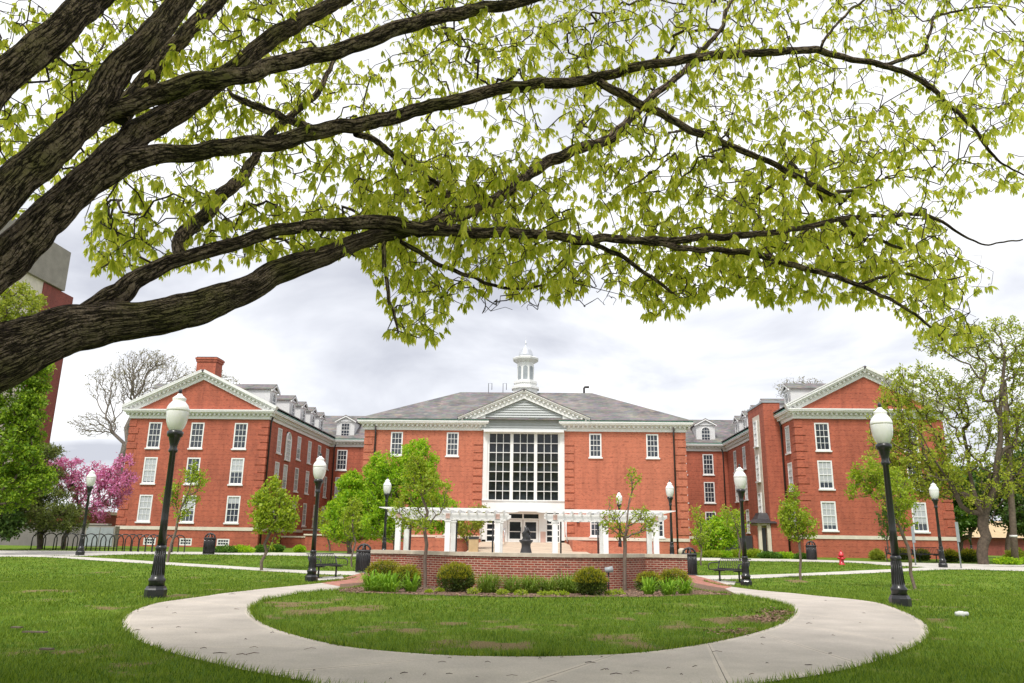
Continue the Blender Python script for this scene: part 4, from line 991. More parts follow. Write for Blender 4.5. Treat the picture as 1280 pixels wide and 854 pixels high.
# ------------------------------------------------------------------ litter bins
def bin_make():
    rt = thing('litter_bin','bin','bin')
    MB().lathe([(.27,.06),(.29,.1),(.29,.82),(.27,.86)],20).build('liner','dark_metal',rt)
    s = MB()
    for i in range(26):
        a = 2*math.pi*i/26; c_, s2 = math.cos(a), math.sin(a); s.tube([(.305*c_,.305*s2,.05),(.305*c_,.305*s2,.85)],.016,4)
    s.build('slat_cage','black',rt)
    MB().lathe([(.33,.84),(.34,.87),(.33,.91),(.2,.92)],20).lathe([(.3,0),(.32,.02),(.32,.05),(.3,.06)],20).build('rim','dark_metal',rt)
    MB().tube([(-.27,0,.9),(-.25,0,1.0),(-.15,0,1.1),(0,0,1.14),(.15,0,1.1),(.25,0,1.0),(.27,0,.9)],.045,8).tube([(0,-.27,.9),(0,-.25,1.0),(0,-.15,1.1),(0,0,1.14),(0,.15,1.1),(0,.25,1.0),(0,.27,.9)],.04,8).build('hood','dark_metal',rt)
    return rt
K0 = bin_make()
for i, (l, px) in enumerate((('dark litter bin at the left end of the garden wall',(453.5,715.5)),('dark litter bin at the right end of the garden wall',(862.5,719)),('dark litter bin at the foot of the left brick wing',(260.5,693)),('dark litter bin at the foot of the right brick wing',(1015,700)))):
    o = K0 if i == 0 else copy_tree(K0); o.location = gp(*px); o['label'] = l; o['group'] = 'dark litter bins'
tn = thing('plastic_bin','small tan box bin with dark lid left of the hall entrance','bin',lw(bz(592,683,52)[0],52,.45),-TH)
MB().box(-.3,.3,-.3,.3,0,.95).build('bin_body','tan',tn); MB().box(-.32,.32,-.32,.32,.951,1.12).build('lid','dark_metal',tn)
# ------------------------------------------------------------------ hoop racks
hx = [46.7,61,74.6,86.6,98.5,110.7,122,133,144,154,163.5,172.5,181,189.5,198,206.5,214.5,222.5]
RK = None
for i, u in enumerate(hx):
    p = gp(u, 687.3+.019*(u-46)); wd_ = .37
    if RK is None:
        RK = thing('bike_rack','hoop','bike rack')
        MB().tube([(-wd_,0,0),(-wd_,0,.62)]+[(-math.cos(t)*wd_,0,.62+math.sin(t)*wd_) for t in np.linspace(.25,math.pi-.25,8)]+[(wd_,0,.62),(wd_,0,0)],.032,8).build('hoop','black',RK)
        MB().box(-wd_-.07,-wd_+.07,-.07,.07,0,.012).box(wd_-.07,wd_+.07,-.07,.07,0,.012).build('foot_plate','black',RK); o = RK
    else: o = copy_tree(RK)
    o.location = p; o.rotation_euler = (0,0,R(12+i*2.2)); o['group'] = 'black hoop bike racks in a row'
    o['label'] = 'one of the plain black bike hoops in the row before the concrete wall'
# ------------------------------------------------------------------ hydrant, signs, pole, bed light, odds
p = gp(1052.5,706.5); hy = thing('fire_hydrant','small red fire hydrant on the right lawn before the brick wing','hydrant',p)
MB().lathe([(.17,0),(.17,.05),(.12,.07),(.11,.45),(.15,.47),(.15,.51),(.13,.55),(.1,.64),(.05,.7),(.03,.72)],16).build('barrel','red',hy)
MB().tube([(-.2,0,.36),(.2,0,.36)],.055,10).tube([(0,-.2,.33),(0,0,.33)],.075,10).build('nozzle','red',hy); MB().lathe([(.04,.72),(.04,.78),(.02,.79)],5).build('valve_nut','red',hy)
def sign(label, u, v, d, h, w, hh):
    p = py(u,v,d); z = float(T(d)); o = thing('sign_post',label,'sign',(p.x,p.y,z),R(20))
    MB().tube([(0,0,0),(0,0,h)],.035,6).build('post','bluegrey',o); MB().box(-w/2,w/2,-.06,-.036,h-hh,h).build('sign_plate','bluegrey',o)
sign('grey back of a narrow sign on a post right of the right wing',1199,690,41,2.3,.2,1.0)
sign('grey back of a narrow sign on a post behind the near right lamp',1143,690,44,2.1,.2,.9)
p = gp(1269,706); q = py(1258,522,p.y)
up = thing('utility_pole','tall brown wooden utility pole at the far right edge','pole',p)
dl = (q-Vector(p)); MB().tube([(0,0,-.2),tuple(dl*.5),tuple(dl*1.25)],[.2,.175,.14],10).build('pole','wood_pole',up); MB().lathe([(.212,0),(.212,.12)],10,tuple(dl*.18)).build('band','white',up)
p = gp(761,741.5); bl = thing('bed_light','small dark garden spotlight on a stake against the curved wall','garden light',(p.x,p.y,p.z))
MB().tube([(0,0,0),(0,0,.56)],.022,6).build('stake','dark_metal',bl); MB().tube([(-.10,-.03,.61),(.12,-.03,.65)],[.08,.085],10).build('lamp_head','bluegrey',bl)
p = gp(1203,771); vp = thing('pipe_cap','small white plastic pipe cap lying in the right hand lawn','pipe cap',p)
MB().tube([(-.12,0,.05),(.12,.02,.05)],.04,8).build('pipe','white',vp); MB().lathe([(.06,0),(.06,.09),(.04,.1)],10,(-.02,0,0)).build('cap','white',vp)
p = lw(bz(852,683,57)[0],57,.5); cc2 = tag(MB().lathe([(.25,0),(.25,.4),(.12,.5)],8).build('floodlight','cap'),'small pale box light at the foot of the hall wall on the right','light'); cc2.location = p
# fallen twigs and sticks on the path and lawn
tws = [(296,763),(340,793),(378,788),(302,821),(254,813),(447,793),(317,812),(488,852),(562,825),(675,826),(738,831),(756,840),(702,824),(852,846),(880,798),(935,797),(1038,819),(1116,800),(1127,807),(1080,768),(795,842),(690,855),(906,766),(245,793),(190,787),(290,744),(905,756),(953,808)]
prs = np.random.default_rng(5)
for _ in range(400):
    q = (prs.uniform(170,1150), prs.uniform(745,852)); g_ = gp(*q)
    if len(tws) < 64 and inpoly(np.array([[g_.x,g_.y]]),EXCL[0])[0]: tws.append(q)
for i, (u,v) in enumerate(tws):
    p = gp(u,v); L = .012+.07*prs.random()**2; th = .6+.6*prs.random(); a = prs.normal(0,.5); k = prs.normal(0,.03)
    o = MB().tube([(-L*math.cos(a),-L*math.sin(a),.022),(0,k,.03),(L*math.cos(a),L*math.sin(a),.022)],[.003*th,.0045*th,.002],5).build('fallen_twig','twig' if i%3 else 'youngtrunk')
    o.location = (p.x,p.y,p.z); tag(o,'short dark twig lying on the round concrete path','twig','twigs fallen on the path')
for i,(u,v,L,l) in enumerate(((42,794,.3,'flat brown piece of fallen bark on the far left lawn'),(20,788,.14,'short dark chip of fallen bark at the left edge of the lawn'),(57,816,.14,'small pale chip of bark nearest the lower left corner'))):
    p = gp(u,v); o = MB().prism([(-L/2,-.02,.03),(L/2,-.03,.03),(L*.6,.02,.03),(-L*.4,.03,.03)],(0,0,.02)).build('bark_chip','youngtrunk'); o.location = p; tag(o,l,'bark chip')
# ------------------------------------------------------------------ growing things
def grow(pos, par, targets, bf=.3, plen=None):
    """attach targets one by one to the nearest node of the growing skeleton"""
    pos = [np.array(p,float) for p in pos]; par = list(par); n = len(targets); Tg = np.array(targets,float)
    pl = list(plen) if plen is not None else [0.]*len(pos)
    if plen is None:
        for i in range(len(pos)): pl[i] = 0 if par[i] < 0 else pl[par[i]]+np.linalg.norm(pos[i]-pos[par[i]])
    best = np.full(n,1e9); bp = np.zeros(n,int); done = np.zeros(n,bool)
    def upd(i):
        c = np.linalg.norm(Tg-pos[i],axis=1)+bf*pl[i]; mk = c < best; best[mk] = c[mk]; bp[mk] = i
    for i in range(len(pos)): upd(i)
    for _ in range(n):
        b = np.where(done,1e12,best); j = int(b.argmin()); done[j] = True; p = bp[j]
        d = np.linalg.norm(Tg[j]-pos[p]); pos.append(Tg[j].copy()); par.append(p); pl.append(pl[p]+d); upd(len(pos)-1)
    return np.array(pos), np.array(par)
def skeleton_mesh(name, pos, par, r_tip, r_base, mat, parent, loc, k=5, skip=0, power=2.3, rfix=None, jit=.0, seed=1):
    n = len(pos); kids = [[] for _ in range(n)]; cnt = np.ones(n)
    for i in range(n):
        if par[i] >= 0: kids[par[i]].append(i)
    order = list(range(n))
    for i in sorted(order, key=lambda q: -q):
        if par[i] >= 0: cnt[par[i]] += cnt[i]
    # children always come after parents in the arrays
    root = cnt.max(); rad = r_tip+(r_base-r_tip)*(cnt/root)**(1/power); rad[cnt <= 1] = r_tip*.7
    if rfix is not None:
        for i, r in rfix.items(): rad[i] = r
    mb = MB(); rr = random.Random(seed); 
    starts = [(i,None) for i in range(n) if par[i] < 0]
    while starts:
        s, frm = starts.pop(); ch = [] if frm is None else [frm]; c = s
        while True:
            ch.append(c)
            ks = [q for q in kids[c] if not (q < skip and c < skip)] if skip else kids[c]
            if skip and c < skip:
                for q in ks: starts.append((q,c))
                ch = []; nxt = [q for q in kids[c] if q < skip]
                for q in nxt: starts.append((q,None))
                break
            if not ks: break
            ks = sorted(ks, key=lambda q: -cnt[q])
            for q in ks[1:]: starts.append((q,c))
            c = ks[0]
        if len(ch) > 1:
            rs = [rad[q] for q in ch]; 
            if frm is not None: rs[0] = min(rs[0], rs[1]*1.35)
            P = []; RR = []
            for i, q in enumerate(ch):
                P.append(pos[q]); RR.append(rs[i])
                if i < len(ch)-1:
                    d = np.linalg.norm(pos[ch[i+1]]-pos[q])
                    if jit and d > .05: P.append((pos[q]+pos[ch[i+1]])/2+np.array([rr.gauss(0,1),rr.gauss(0,1),rr.gauss(0,1)])*d*jit); RR.append((rs[i]+rs[i+1])/2)
            kk = k if rs[0] > r_tip*4 else max(3,k-2)
            mb.tube(P, RR, kk, cap=False)
    return mb.build(name, mat, parent, loc), cnt
def leaf_quads(C, D, L, W, fold=.25, rg=None, wide=.55):
    """leaf blades: base C, direction D (unit), length L, width W"""
    n = len(C); rg = rg or rng
    S = np.cross(D, rg.normal(size=(n,3))); S /= np.linalg.norm(S,axis=1)[:,None]+1e-9; U = np.cross(S,D)
    L = np.asarray(L)[:,None]; W = np.asarray(W)[:,None]; v = np.zeros((n,4,3))
    v[:,0] = C; v[:,1] = C+D*L*wide+S*W/2+U*W*fold; v[:,2] = C+D*L-U*W*fold*.5; v[:,3] = C+D*L*wide-S*W/2+U*W*fold
    return v.reshape(-1,3), np.arange(4*n).reshape(-1,4)
def leaf_hex(C, D, L, W, rg):
    n = len(C); S = np.cross(D, rg.normal(size=(n,3))); S /= np.linalg.norm(S,axis=1)[:,None]+1e-9; U = np.cross(S,D); L = L[:,None]; W = W[:,None]
    v = np.zeros((n,8,3)); G = np.array([0,0,-1.])
    def pt(t, s, k): return C+D*L*t+S*W*s+U*W*k+G*L*.22*t*t
    for i,(t,s,k) in enumerate(((0,0,0),(.35,.42,.12),(.68,.5,.14),(1,0,-.1),(.68,-.5,.14),(.35,-.42,.12),(.35,0,-.05),(.68,0,-.07))): v[:,i] = pt(t,s,k)
    o = (np.arange(n)*8)[:,None]
    f = np.vstack([o+np.array(q) for q in ((0,1,6,6),(1,2,7,6),(2,3,7,7),(7,3,4,4),(6,7,4,5),(0,6,5,5))])
    f = f.astype(int); return v.reshape(-1,3), f
def rdir(n, rg): d = rg.normal(size=(n,3)); return d/np.linalg.norm(d,axis=1)[:,None]
def ell(n, c, r, rg, shell=.35):
    d = rdir(n,rg); q = (shell+(1-shell)*rg.random(n))**.7; return np.array(c)+d*q[:,None]*np.array(r)
def tree(name, label, cat, base, trunk, blobs, ntw, nleaf, mat, lsize, r0, bark_='trunk', group=None, bf=.35, power=1.75, tip=.008, spread=None, up=.2, seed=1, clump=.0, leafname='leaves', jit=.08, k=5, lw_=.55, stems=()):
    """base: world point, trunk: list of world points up the stem(s), blobs: [(centre, radii, weight)] crown volume"""
    rg = np.random.default_rng(seed); base = Vector(base); rt = thing(name,label,cat,base,0,group)
    pos = [np.array(base)-np.array([0,0,.15])]+[np.array(p) for p in trunk]; par = list(range(-1,len(pos)-1))
    for st_ in stems:
        for i_, p_ in enumerate(st_): pos.append(np.array(p_)); par.append(len(pos)-2 if i_ else st_root(pos,p_,len(trunk)))
    tot = sum(b[2] for b in blobs); tg = np.vstack([ell(max(3,int(ntw*b[2]/tot)), b[0], b[1], rg) for b in blobs])
    if clump:
        nz = np.array([noise.noise(Vector(p)*clump+Vector((seed*3.1,0,0))) for p in tg]); tg = tg[nz > -.12]
    P, Q = grow(pos, par, tg, bf)
    skeleton_mesh('trunk', P, Q, tip, r0, bark_, rt, tuple(base), k=k, jit=jit, seed=seed, power=power)
    kids = np.zeros(len(P)); 
    for q in Q:
        if q >= 0: kids[q] += 1
    ids = np.arange(len(pos),len(P)); 
    if nleaf:
        w = np.where(kids[ids] == 0, 2.0, .7); pick = rg.choice(ids, nleaf, p=w/w.sum()); sp = spread or lsize*1.3
        pa = P[Q[pick]]; t = rg.random(nleaf)[:,None]*.75; C = P[pick]*(1-t)+pa*t+rg.normal(0,sp*.5,(nleaf,3))
        D = rdir(nleaf,rg); D[:,2] += up; D /= np.linalg.norm(D,axis=1)[:,None]; L = lsize*(.6+.8*rg.random(nleaf))
        v, f = leaf_quads(C, D, L, L*lw_, rg=rg); mesh_np(leafname, v-np.array(base), f, mat, rt)
    return rt
def ppx(u, v, Y, ref=None): return np.array(py(u,v,Y))
def px_tree(name, label, cat, base_px, depth, stem_px, blobs_px, *a, **k):
    """crown given as (u,v,ru,rv,weight[,dy]) around the stem's distance"""
    if depth is None: b = gp(*base_px); Y = b.y
    else: Y = depth; b = py(base_px[0],base_px[1],Y); b = Vector((b.x,Y,float(T(Y))))
    m_ = Y/985.
    stem = [ppx(q[0],q[1],Y+(q[2] if len(q) > 2 else 0)) for q in stem_px]
    bl = []
    for q in blobs_px:
        dy = q[5] if len(q) > 5 else 0; bl.append((ppx(q[0],q[1],Y+dy), (q[2]*m_, q[2]*m_*(.9 if Y < 90 and q[2] < 50 else .7), q[3]*m_), q[4]))
    if 'stems' in k: k['stems'] = [[ppx(q[0],q[1],Y+(q[2] if len(q) > 2 else 0)) for q in s] for s in k['stems']]
    return tree(name,label,cat,b,stem,bl,*a,**k)
def st_root(pos, p, n): return n
SG = 'young trees planted around the lawns'
px_tree('young_tree','slender young tree with thin yellow green leaves before the left part of the curved wall','tree',(531,736),None,[(531,700),(530,660),(527,620),(524,585)],
    [(525,625,34,42,3),(520,575,15,28,1.2),(548,610,20,30,1),(505,640,18,22,.8)],330,3000,'leaf_lime',.085,.055,'youngtrunk',SG,seed=3,bf=.5,tip=.005,clump=.9)
px_tree('young_tree','slender sparse young tree with few leaves before the right part of the curved wall','tree',(781,739),None,[(781,700),(781,672),(785,640),(790,615)],
    [(786,640,30,32,3),(793,603,10,22,1),(765,655,18,18,.8),(808,650,18,18,.8)],260,1150,'leaf_lime',.08,.06,'youngtrunk',SG,seed=4,bf=.6,tip=.005,clump=.9)
px_tree('young_tree','bushy young tree on the left lawn in front of the left wing corner','tree',(327,713),None,[(333,690),(340,660),(344,635)],
    [(342,645,29,27,3),(340,618,16,20,1.2),(362,640,12,18,.7),(325,630,12,18,.7)],260,3600,'leaf_lime',.15,.07,'youngtrunk',SG,seed=5,bf=.4,tip=.007)
px_tree('young_tree','leaning young tree with thin leaves behind the near left lamp','tree',(209,703),None,[(214,680),(222,650),(233,620),(240,600)],
    [(236,610,24,24,2),(215,620,16,14,1),(248,588,12,16,1),(225,640,14,10,.5)],240,1500,'leaf_lime',.12,.065,'youngtrunk',SG,seed=6,bf=.5,tip=.006,clump=.8)
px_tree('young_tree','lime green young tree on the right lawn before the right wing','tree',(1001,725),None,[(1001,700),(999,675),(997,650),(995,630)],
    [(994,652,19,26,3),(985,640,13,20,1),(1010,660,12,16,.8),(992,618,7,12,.5)],300,2700,'leaf_lime',.11,.055,'youngtrunk',SG,seed=7,bf=.4,tip=.006)
px_tree('young_tree','leaning sparse young tree behind the near right lamp','tree',(1145,737),None,[(1138,700),(1128,668),(1118,645),(1105,622)],
    [(1110,615,34,30,3),(1080,590,24,18,1.4),(1130,640,22,20,1),(1075,615,18,10,.6),(1062,572,10,10,.4)],460,4200,'leaf_lime',.10,.06,'youngtrunk',SG,seed=8,bf=.45,tip=.006,clump=.7)
px_tree('young_tree','small yellow green sapling left of the garden wall beside the litter bin','tree',(440,709),None,[(441,690),(441,665),(440,645)],
    [(440,650,14,24,2),(443,632,8,12,.6)],150,1000,'leaf_lime',.12,.045,'youngtrunk',SG,seed=9,bf=.4,tip=.006)
px_tree('young_tree','thin yellow green sapling right of the hall, left of the round green shrub tree','tree',(877,707),None,[(877,690),(876,670),(875,650)],
    [(877,665,12,20,2),(872,645,7,16,1)],120,520,'leaf_lime',.12,.045,'youngtrunk',SG,seed=10,bf=.4,tip=.006)
px_tree('young_tree','thin yellow green sapling just left of the lamp by the right bench','tree',(926,702),None,[(926,685),(922,665),(918,650)],
    [(918,652,15,20,2),(908,640,10,10,.8)],140,620,'leaf_lime',.12,.05,'youngtrunk',SG,seed=11,bf=.4,tip=.006)
px_tree('young_tree','narrow green sapling in front of the middle of the right wing','tree',(1110,702),None,[(1110,685),(1110,665),(1109,645)],
    [(1110,652,13,24,2)],150,1100,'leaf_mid',.14,.05,'youngtrunk',SG,seed=12,bf=.4,tip=.006)
px_tree('young_tree','yellow green sapling left of the green maples, right of the left bench lamp','tree',(412,692),54,[(412,682),(411,668),(412,655)],
    [(411,652,18,22,2),(424,645,10,12,.6)],150,1200,'leaf_lime',.16,.06,'youngtrunk',SG,seed=13,bf=.4,tip=.007)
MG = 'leafy green maples before the central hall'
px_tree('maple_tree','broad bright green maple at the left, in the corner between left wing and hall','tree',(436,691),49,[(436,680),(438,662),(442,645)],
    [(452,640,42,36,3),(430,655,28,24,1.6),(470,615,30,30,1.5),(440,612,20,22,1)],800,26000,'leaf_green',.15,.16,'trunk',MG,seed=21,bf=.3,tip=.012)
px_tree('maple_tree','taller bright green maple on the right, touching the left part of the hall front','tree',(494,691),47,[(494,678),(496,655),(500,630)],
    [(505,620,50,44,3.4),(520,580,28,32,1.6),(480,592,28,26,1.2),(545,640,28,26,1.2),(482,655,34,22,1.2)],1000,33000,'leaf_green',.145,.17,'trunk',MG,seed=22,bf=.3,tip=.012)
px_tree('shrub_tree','round yellow green shrub tree left of the hall entrance behind the pergola','shrub',(583,683),54,[(583,676),(584,668)],
    [(584,655,22,18,2),(600,645,14,14,.8),(570,650,12,12,.6)],180,3000,'leaf_olive',.16,.07,'trunk',None,seed=23,bf=.3,tip=.008)
px_tree('shrub_tree','dense bright green shrub tree in the corner between hall and right wing','shrub',(899,698),56,[(899,690),(899,680)],
    [(898,668,26,24,3),(915,655,16,18,1),(880,675,14,14,.8)],300,6000,'leaf_green',.19,.08,'trunk',None,seed=24,bf=.3,tip=.01)
# redbud
px_tree('redbud_tree','pink blossoming tree at far left in front of the left wing','tree',(78,686),None,[(80,672),(88,655),(98,640)],
    [(120,612,44,30,3.5),(95,590,32,24,2),(145,600,26,26,1.6),(60,592,26,22,1.6),(135,640,28,16,1.2),(150,575,16,12,.6)],650,9000,'pink',.16,.15,'trunk',None,seed=31,bf=.25,tip=.014,clump=.35,leafname='blossom',lw_=.5)
EG = 'evergreen trees at the far left'
px_tree('pine_tree','olive green pine with drooping layered boughs left of the pink tree','tree',(50,684),49,[(50,670),(50,640),(48,600),(46,560)],
    [(60,640,48,10,1.6),(45,615,44,11,1.6),(70,655,38,8,1),(42,590,36,10,1.2),(50,565,28,10,1)],520,15000,'leaf_ever',.24,.18,'trunk',EG,seed=32,bf=.3,tip=.012,lw_=.22,jit=.04)
px_tree('broadleaf_tree','bright green broadleaf tree cut by the left edge of the view','tree',(-40,690),40,[(-38,660),(-30,600),(-22,540)],
    [(6,495,46,54,3),(34,520,24,34,1.2),(24,565,34,36,2.0),(-30,450,50,60,1.6),(4,612,36,32,1.4),(44,470,22,26,1),(50,600,18,22,.6)],1000,27000,'leaf_edge',.16,.26,'darktrunk',None,seed=33,bf=.35,tip=.012,clump=0,spread=.22)
px_tree('broadleaf_tree','darker tree low at the left edge of the view in front of the concrete wall','tree',(-30,690),46,[(-28,670),(-20,640)],
    [(0,630,26,32,2),(8,655,20,16,1)],300,6500,'leaf_dark',.22,.2,'trunk',None,seed=34,bf=.3,tip=.014)
px_tree('broadleaf_tree','pale blossoming tree high at the left edge below the thick branch','tree',(-70,690),62,[(-60,620),(-40,520),(-20,440)],
    [(15,385,42,34,2),(-15,420,40,40,1.4)],380,6500,'leaf_olive',.25,.3,'trunk',None,seed=35,bf=.3,tip=.02)
# bare trees behind
px_tree('bare_tree','large bare budding tree rising behind the left wing and its chimney','tree',(150,690),92,[(150,620),(152,570),(158,535),(168,505)],
    [(195,472,60,32,3),(145,480,40,28,1.6),(120,530,36,18,1),(262,478,42,16,1.4),(185,450,40,14,1)],3200,4200,'budleaf',.18,.38,'bare',None,seed=36,bf=.65,tip=.010,jit=.1,power=1.9)
px_tree('bare_tree','bare tree top showing just above the flat stair tower on the right','tree',(1000,690),100,[(1000,600),(1000,540),(1003,500)],
    [(1000,486,36,16,2),(950,520,26,14,.6)],500,600,'budleaf',.2,.3,'bare',None,seed=37,bf=.5,tip=.014,jit=.1)
# right hand big tree
px_tree('broad_tree','large spreading many stemmed tree with thin young leaves at the right','tree',(1229,701),47,[(1229,680),(1229,660),(1230,645)],
    [(1150,570,70,60,3.2),(1235,500,60,60,2.2),(1285,560,60,70,2.0),(1140,592,44,34,1.5),(1150,490,54,40,1.8),(1255,430,46,40,1.2),(1115,530,30,44,1.2),(1300,450,40,44,1.0),(1190,425,50,26,1.0),(1205,600,60,40,1.2)],2900,36000,'leaf_thin',.15,.30,'darktrunk',None,seed=41,bf=.3,tip=.010,clump=.0,jit=.07,k=7,power=2.0,up=.0,
    stems=[[(1212,640),(1190,608,-1),(1165,570,-2),(1138,530,-2)],[(1222,630),(1212,590,1),(1204,540,1),(1190,480,2)],[(1236,630),(1246,580,-1),(1250,520,-1),(1256,450,-1)],[(1240,650),(1262,618,1),(1290,590,2)],[(1226,610,2),(1232,560,3),(1228,500,3)]])
DG = 'dark green trees beyond the right hand walk'
for i, (l, u, d, bl) in enumerate((('dark green tree behind the big right tree, nearest the brick wing',1200,72,[(1195,640,34,32,2),(1215,610,30,30,1)]),
     ('dark green tree behind the wooden utility pole',1262,68,[(1262,620,38,48,3),(1285,580,30,40,1.5)]),
     ('dark green tree at the right edge behind the shrubs',1310,60,[(1300,640,44,44,3),(1290,600,30,40,1.5)]))):
    px_tree('broadleaf_tree',l,'tree',(u,690),d,[(u,675),(u,650)],bl,450,11000,'leaf_dark' if i else 'leaf_mid',.28,.3,'trunk',DG,seed=50+i,bf=.3,tip=.02)

# ---- shrubs and perennials
def shrub(name, label, u, v, ru, rv, mat, n, ls, cat='shrub', group=None, depth=None, seed=1, lobes=5, up=.5):
    rg = np.random.default_rng(seed); b = gp(u,v) if depth is None else Vector((*py(u,v,depth)[:2],float(T(depth)))); m_ = b.y/985.; rx, rz = ru*m_, rv*m_
    rt = thing(name,label,cat,b,0,group); C = []; D = []
    bl = [((0,0,rz*.95),(rx*.8,rx*.8,rz*.95),2.0)]+[((math.cos(t)*rx*.45,math.sin(t)*rx*.45,rz*(.65+.35*rg.random())),(rx*.55,rx*.55,rz*.65),1.0) for t in rg.random(lobes)*6.28]
    tw = sum(x[2] for x in bl)
    for c, r, w in bl:
        k = int(n*w/tw); d = rdir(k,rg); q = 1-.45*rg.random(k)**2; q *= 1+.22*np.array([noise.noise(Vector(z_)*2.6+Vector((seed*1.7,0,0))) for z_ in d]); p = np.array(c)+d*q[:,None]*np.array(r); p[:,2] = np.abs(p[:,2]); d2 = d+rg.normal(0,.45,(k,3)); d2[:,2] += up; C.append(p); D.append(d2/np.linalg.norm(d2,axis=1)[:,None])
    C = np.vstack(C); D = np.vstack(D); L = ls*(.5+rg.random(len(C))); v_, f = leaf_quads(C,D,L,L*.5,rg=rg); mesh_np('leaves',v_,f,mat,rt)
    if mat == 'yew':
        k = n//3; d = rdir(k,rg); d[:,2] = np.abs(d[:,2])+.1; nz = np.array([noise.noise(Vector(q)*3.2+Vector((seed,0,0))) for q in d]); p = np.array([0,0,rz*.9])+d*np.array([rx*.88,rx*.88,rz*.98])*(1+.26*nz+.07*rg.normal(size=k))[:,None]; d2 = d+rg.normal(0,.4,(k,3)); d2[:,2] += .7; d2 /= np.linalg.norm(d2,axis=1)[:,None]; v_, f = leaf_quads(p,d2,ls*(.6+rg.random(k)),ls*.4*np.ones(k),rg=rg); mesh_np('new_shoots',v_,f,'yewtip',rt)
    st = MB()
    for t in np.linspace(0,6.28,7)[:-1]: st.tube([(0,0,0),(math.cos(t)*rx*.3,math.sin(t)*rx*.3,rz*.7),(math.cos(t)*rx*.5,math.sin(t)*rx*.5,rz*1.3)],[.02,.012,.005],4)
    st.build('stems','twig',rt); return rt
YG = 'clipped yew shrubs in the planting bed'
shrub('yew_shrub','round dark yew shrub with yellow tips left of the bed centre',569.5,741,22.5,16.5,'yew',5200,.05,group=YG,seed=1)
shrub('yew_shrub','round dark yew shrub with yellow tips beside the small spotlight, right of the bed centre',739,745,20.5,15.5,'yew',4800,.05,group=YG,seed=2)
shrub('yew_shrub','spreading yew shrub at the left end of the curved wall',479,734,23,15,'yew',4600,.05,group=YG,seed=3)
shrub('yew_shrub','smaller spreading yew shrub inside the left end, touching the strap leaved clump',508,738,17,14,'yew',3400,.05,group=YG,seed=4)
shrub('yew_shrub','low yew shrub right of the right hand sapling',812,740,17,11,'yew',3200,.05,group=YG,seed=5)
shrub('yew_shrub','low wide yew shrub at the right end of the curved wall',843,739,20,12,'yew',3800,.05,group=YG,seed=6)
def strap(name, label, u, v, hpx, wpx, n, mat, wid, group, seed, cat='perennial'):
    rg = np.random.default_rng(seed); b = gp(u,v); m_ = b.y/985.; h = hpx*m_*1.35; R_ = wpx*m_/2*1.15; rt = tag(None or bpy.data.objects.new(name,None)) if False else None
    vs = []; fs = []
    for i in range(int(n*.62)):
        a = rg.random()*6.28; r0 = R_*.55*rg.random()**.5; x0, y0 = r0*math.cos(a), r0*math.sin(a)*.8; a2 = a+rg.normal(0,.5); l = R_*(.15+1.0*rg.random()); hh = h*(.35+.85*rg.random()**1.3); w = wid*(1.0+.8*rg.random())
        o = len(vs)
        for t,ww in ((0,.6),(.35,1),(.7,.8),(1,.05)):
            d = l*t**1.4; z = hh*(1-(1-t)**1.8)-hh*.45*t**3*min(1,l/R_); x = x0+math.cos(a2)*d; y = y0+math.sin(a2)*d; vs += [(x-math.sin(a2)*w*ww/2,y+math.cos(a2)*w*ww/2,z),(x+math.sin(a2)*w*ww/2,y-math.cos(a2)*w*ww/2,z)]
        for k in range(3): fs.append((o+2*k,o+2*k+1,o+2*k+3,o+2*k+2))
    o = mesh_np(name, vs, fs, mat); o.location = b; return tag(o,label,cat,group)
DL = 'strap leaved daylily clumps'; GG = 'ornamental grass clumps before the curved wall'
strap('daylily_clump','bright green strap leaved clump at the far left end of the bed',466,740,20,34,260,'lily',.022,DL,1)
strap('daylily_clump','bright green strap leaved clump in front of the left yews',486,741,19,34,260,'lily',.022,DL,2)
strap('daylily_clump','taller strap leaved clump right of the left yews',513,741,20,22,170,'lily',.018,DL,3)
strap('daylily_clump','green strap leaved clump under the right hand yews, nearest the sapling',811,744,17,20,150,'lily',.02,DL,4)
strap('daylily_clump','green strap leaved clump in front of the right yews',836,745,18,24,200,'lily',.02,DL,5)
strap('daylily_clump','green strap leaved clump at the far right end of the bed',856,744,17,24,200,'lily',.02,DL,6)
for i,(u,v,w) in enumerate(((610,742,36),(641,742,32),(664,742.5,32),(686,742.5,28),(708,742.5,34),(724,743,22))):
    strap('grass_clump',['ornamental grass tuft right of the left round yew','thin grass tuft, second from the left round yew','thin grass tuft near the middle of the curved wall','thin grass tuft just right of the wall middle','ornamental grass tuft, second from the right round yew','small grass tuft touching the right round yew'][i],u,v,[19,17,18,16,19,15][i],w,[620,420,520,400,560,300][i],'tall_grass',.012,GG,20+i)
LGp = 'low leafy seedlings along the front of the bed'
for i,(u,v,r) in enumerate(((549,741,6),(593,743.5,10),(628,744.5,9),(651,745,8),(679,745.5,7),(690,745,6),(703,745.5,8),(762,745,7),(773,744,8),(537,742,5))):
    shrub('low_plant',['leafy seedling left of the left round yew','leafy seedling just right of the left round yew','pale seedling before the second grass tuft','pale seedling left of the bed middle','yellow green seedling right of the bed middle','small yellow seedling next to the right grass tuft','leafy seedling before the right grass tuft','leafy seedling right of the right round yew','low leafy plant left of the right sapling','tiny seedling beside the left sapling'][i],u,v,r,r*.42,'leaf_lime',260,.045,'perennial',LGp,seed=60+i,up=.2)
FG = 'low shrubs along the foot of the brick wings'
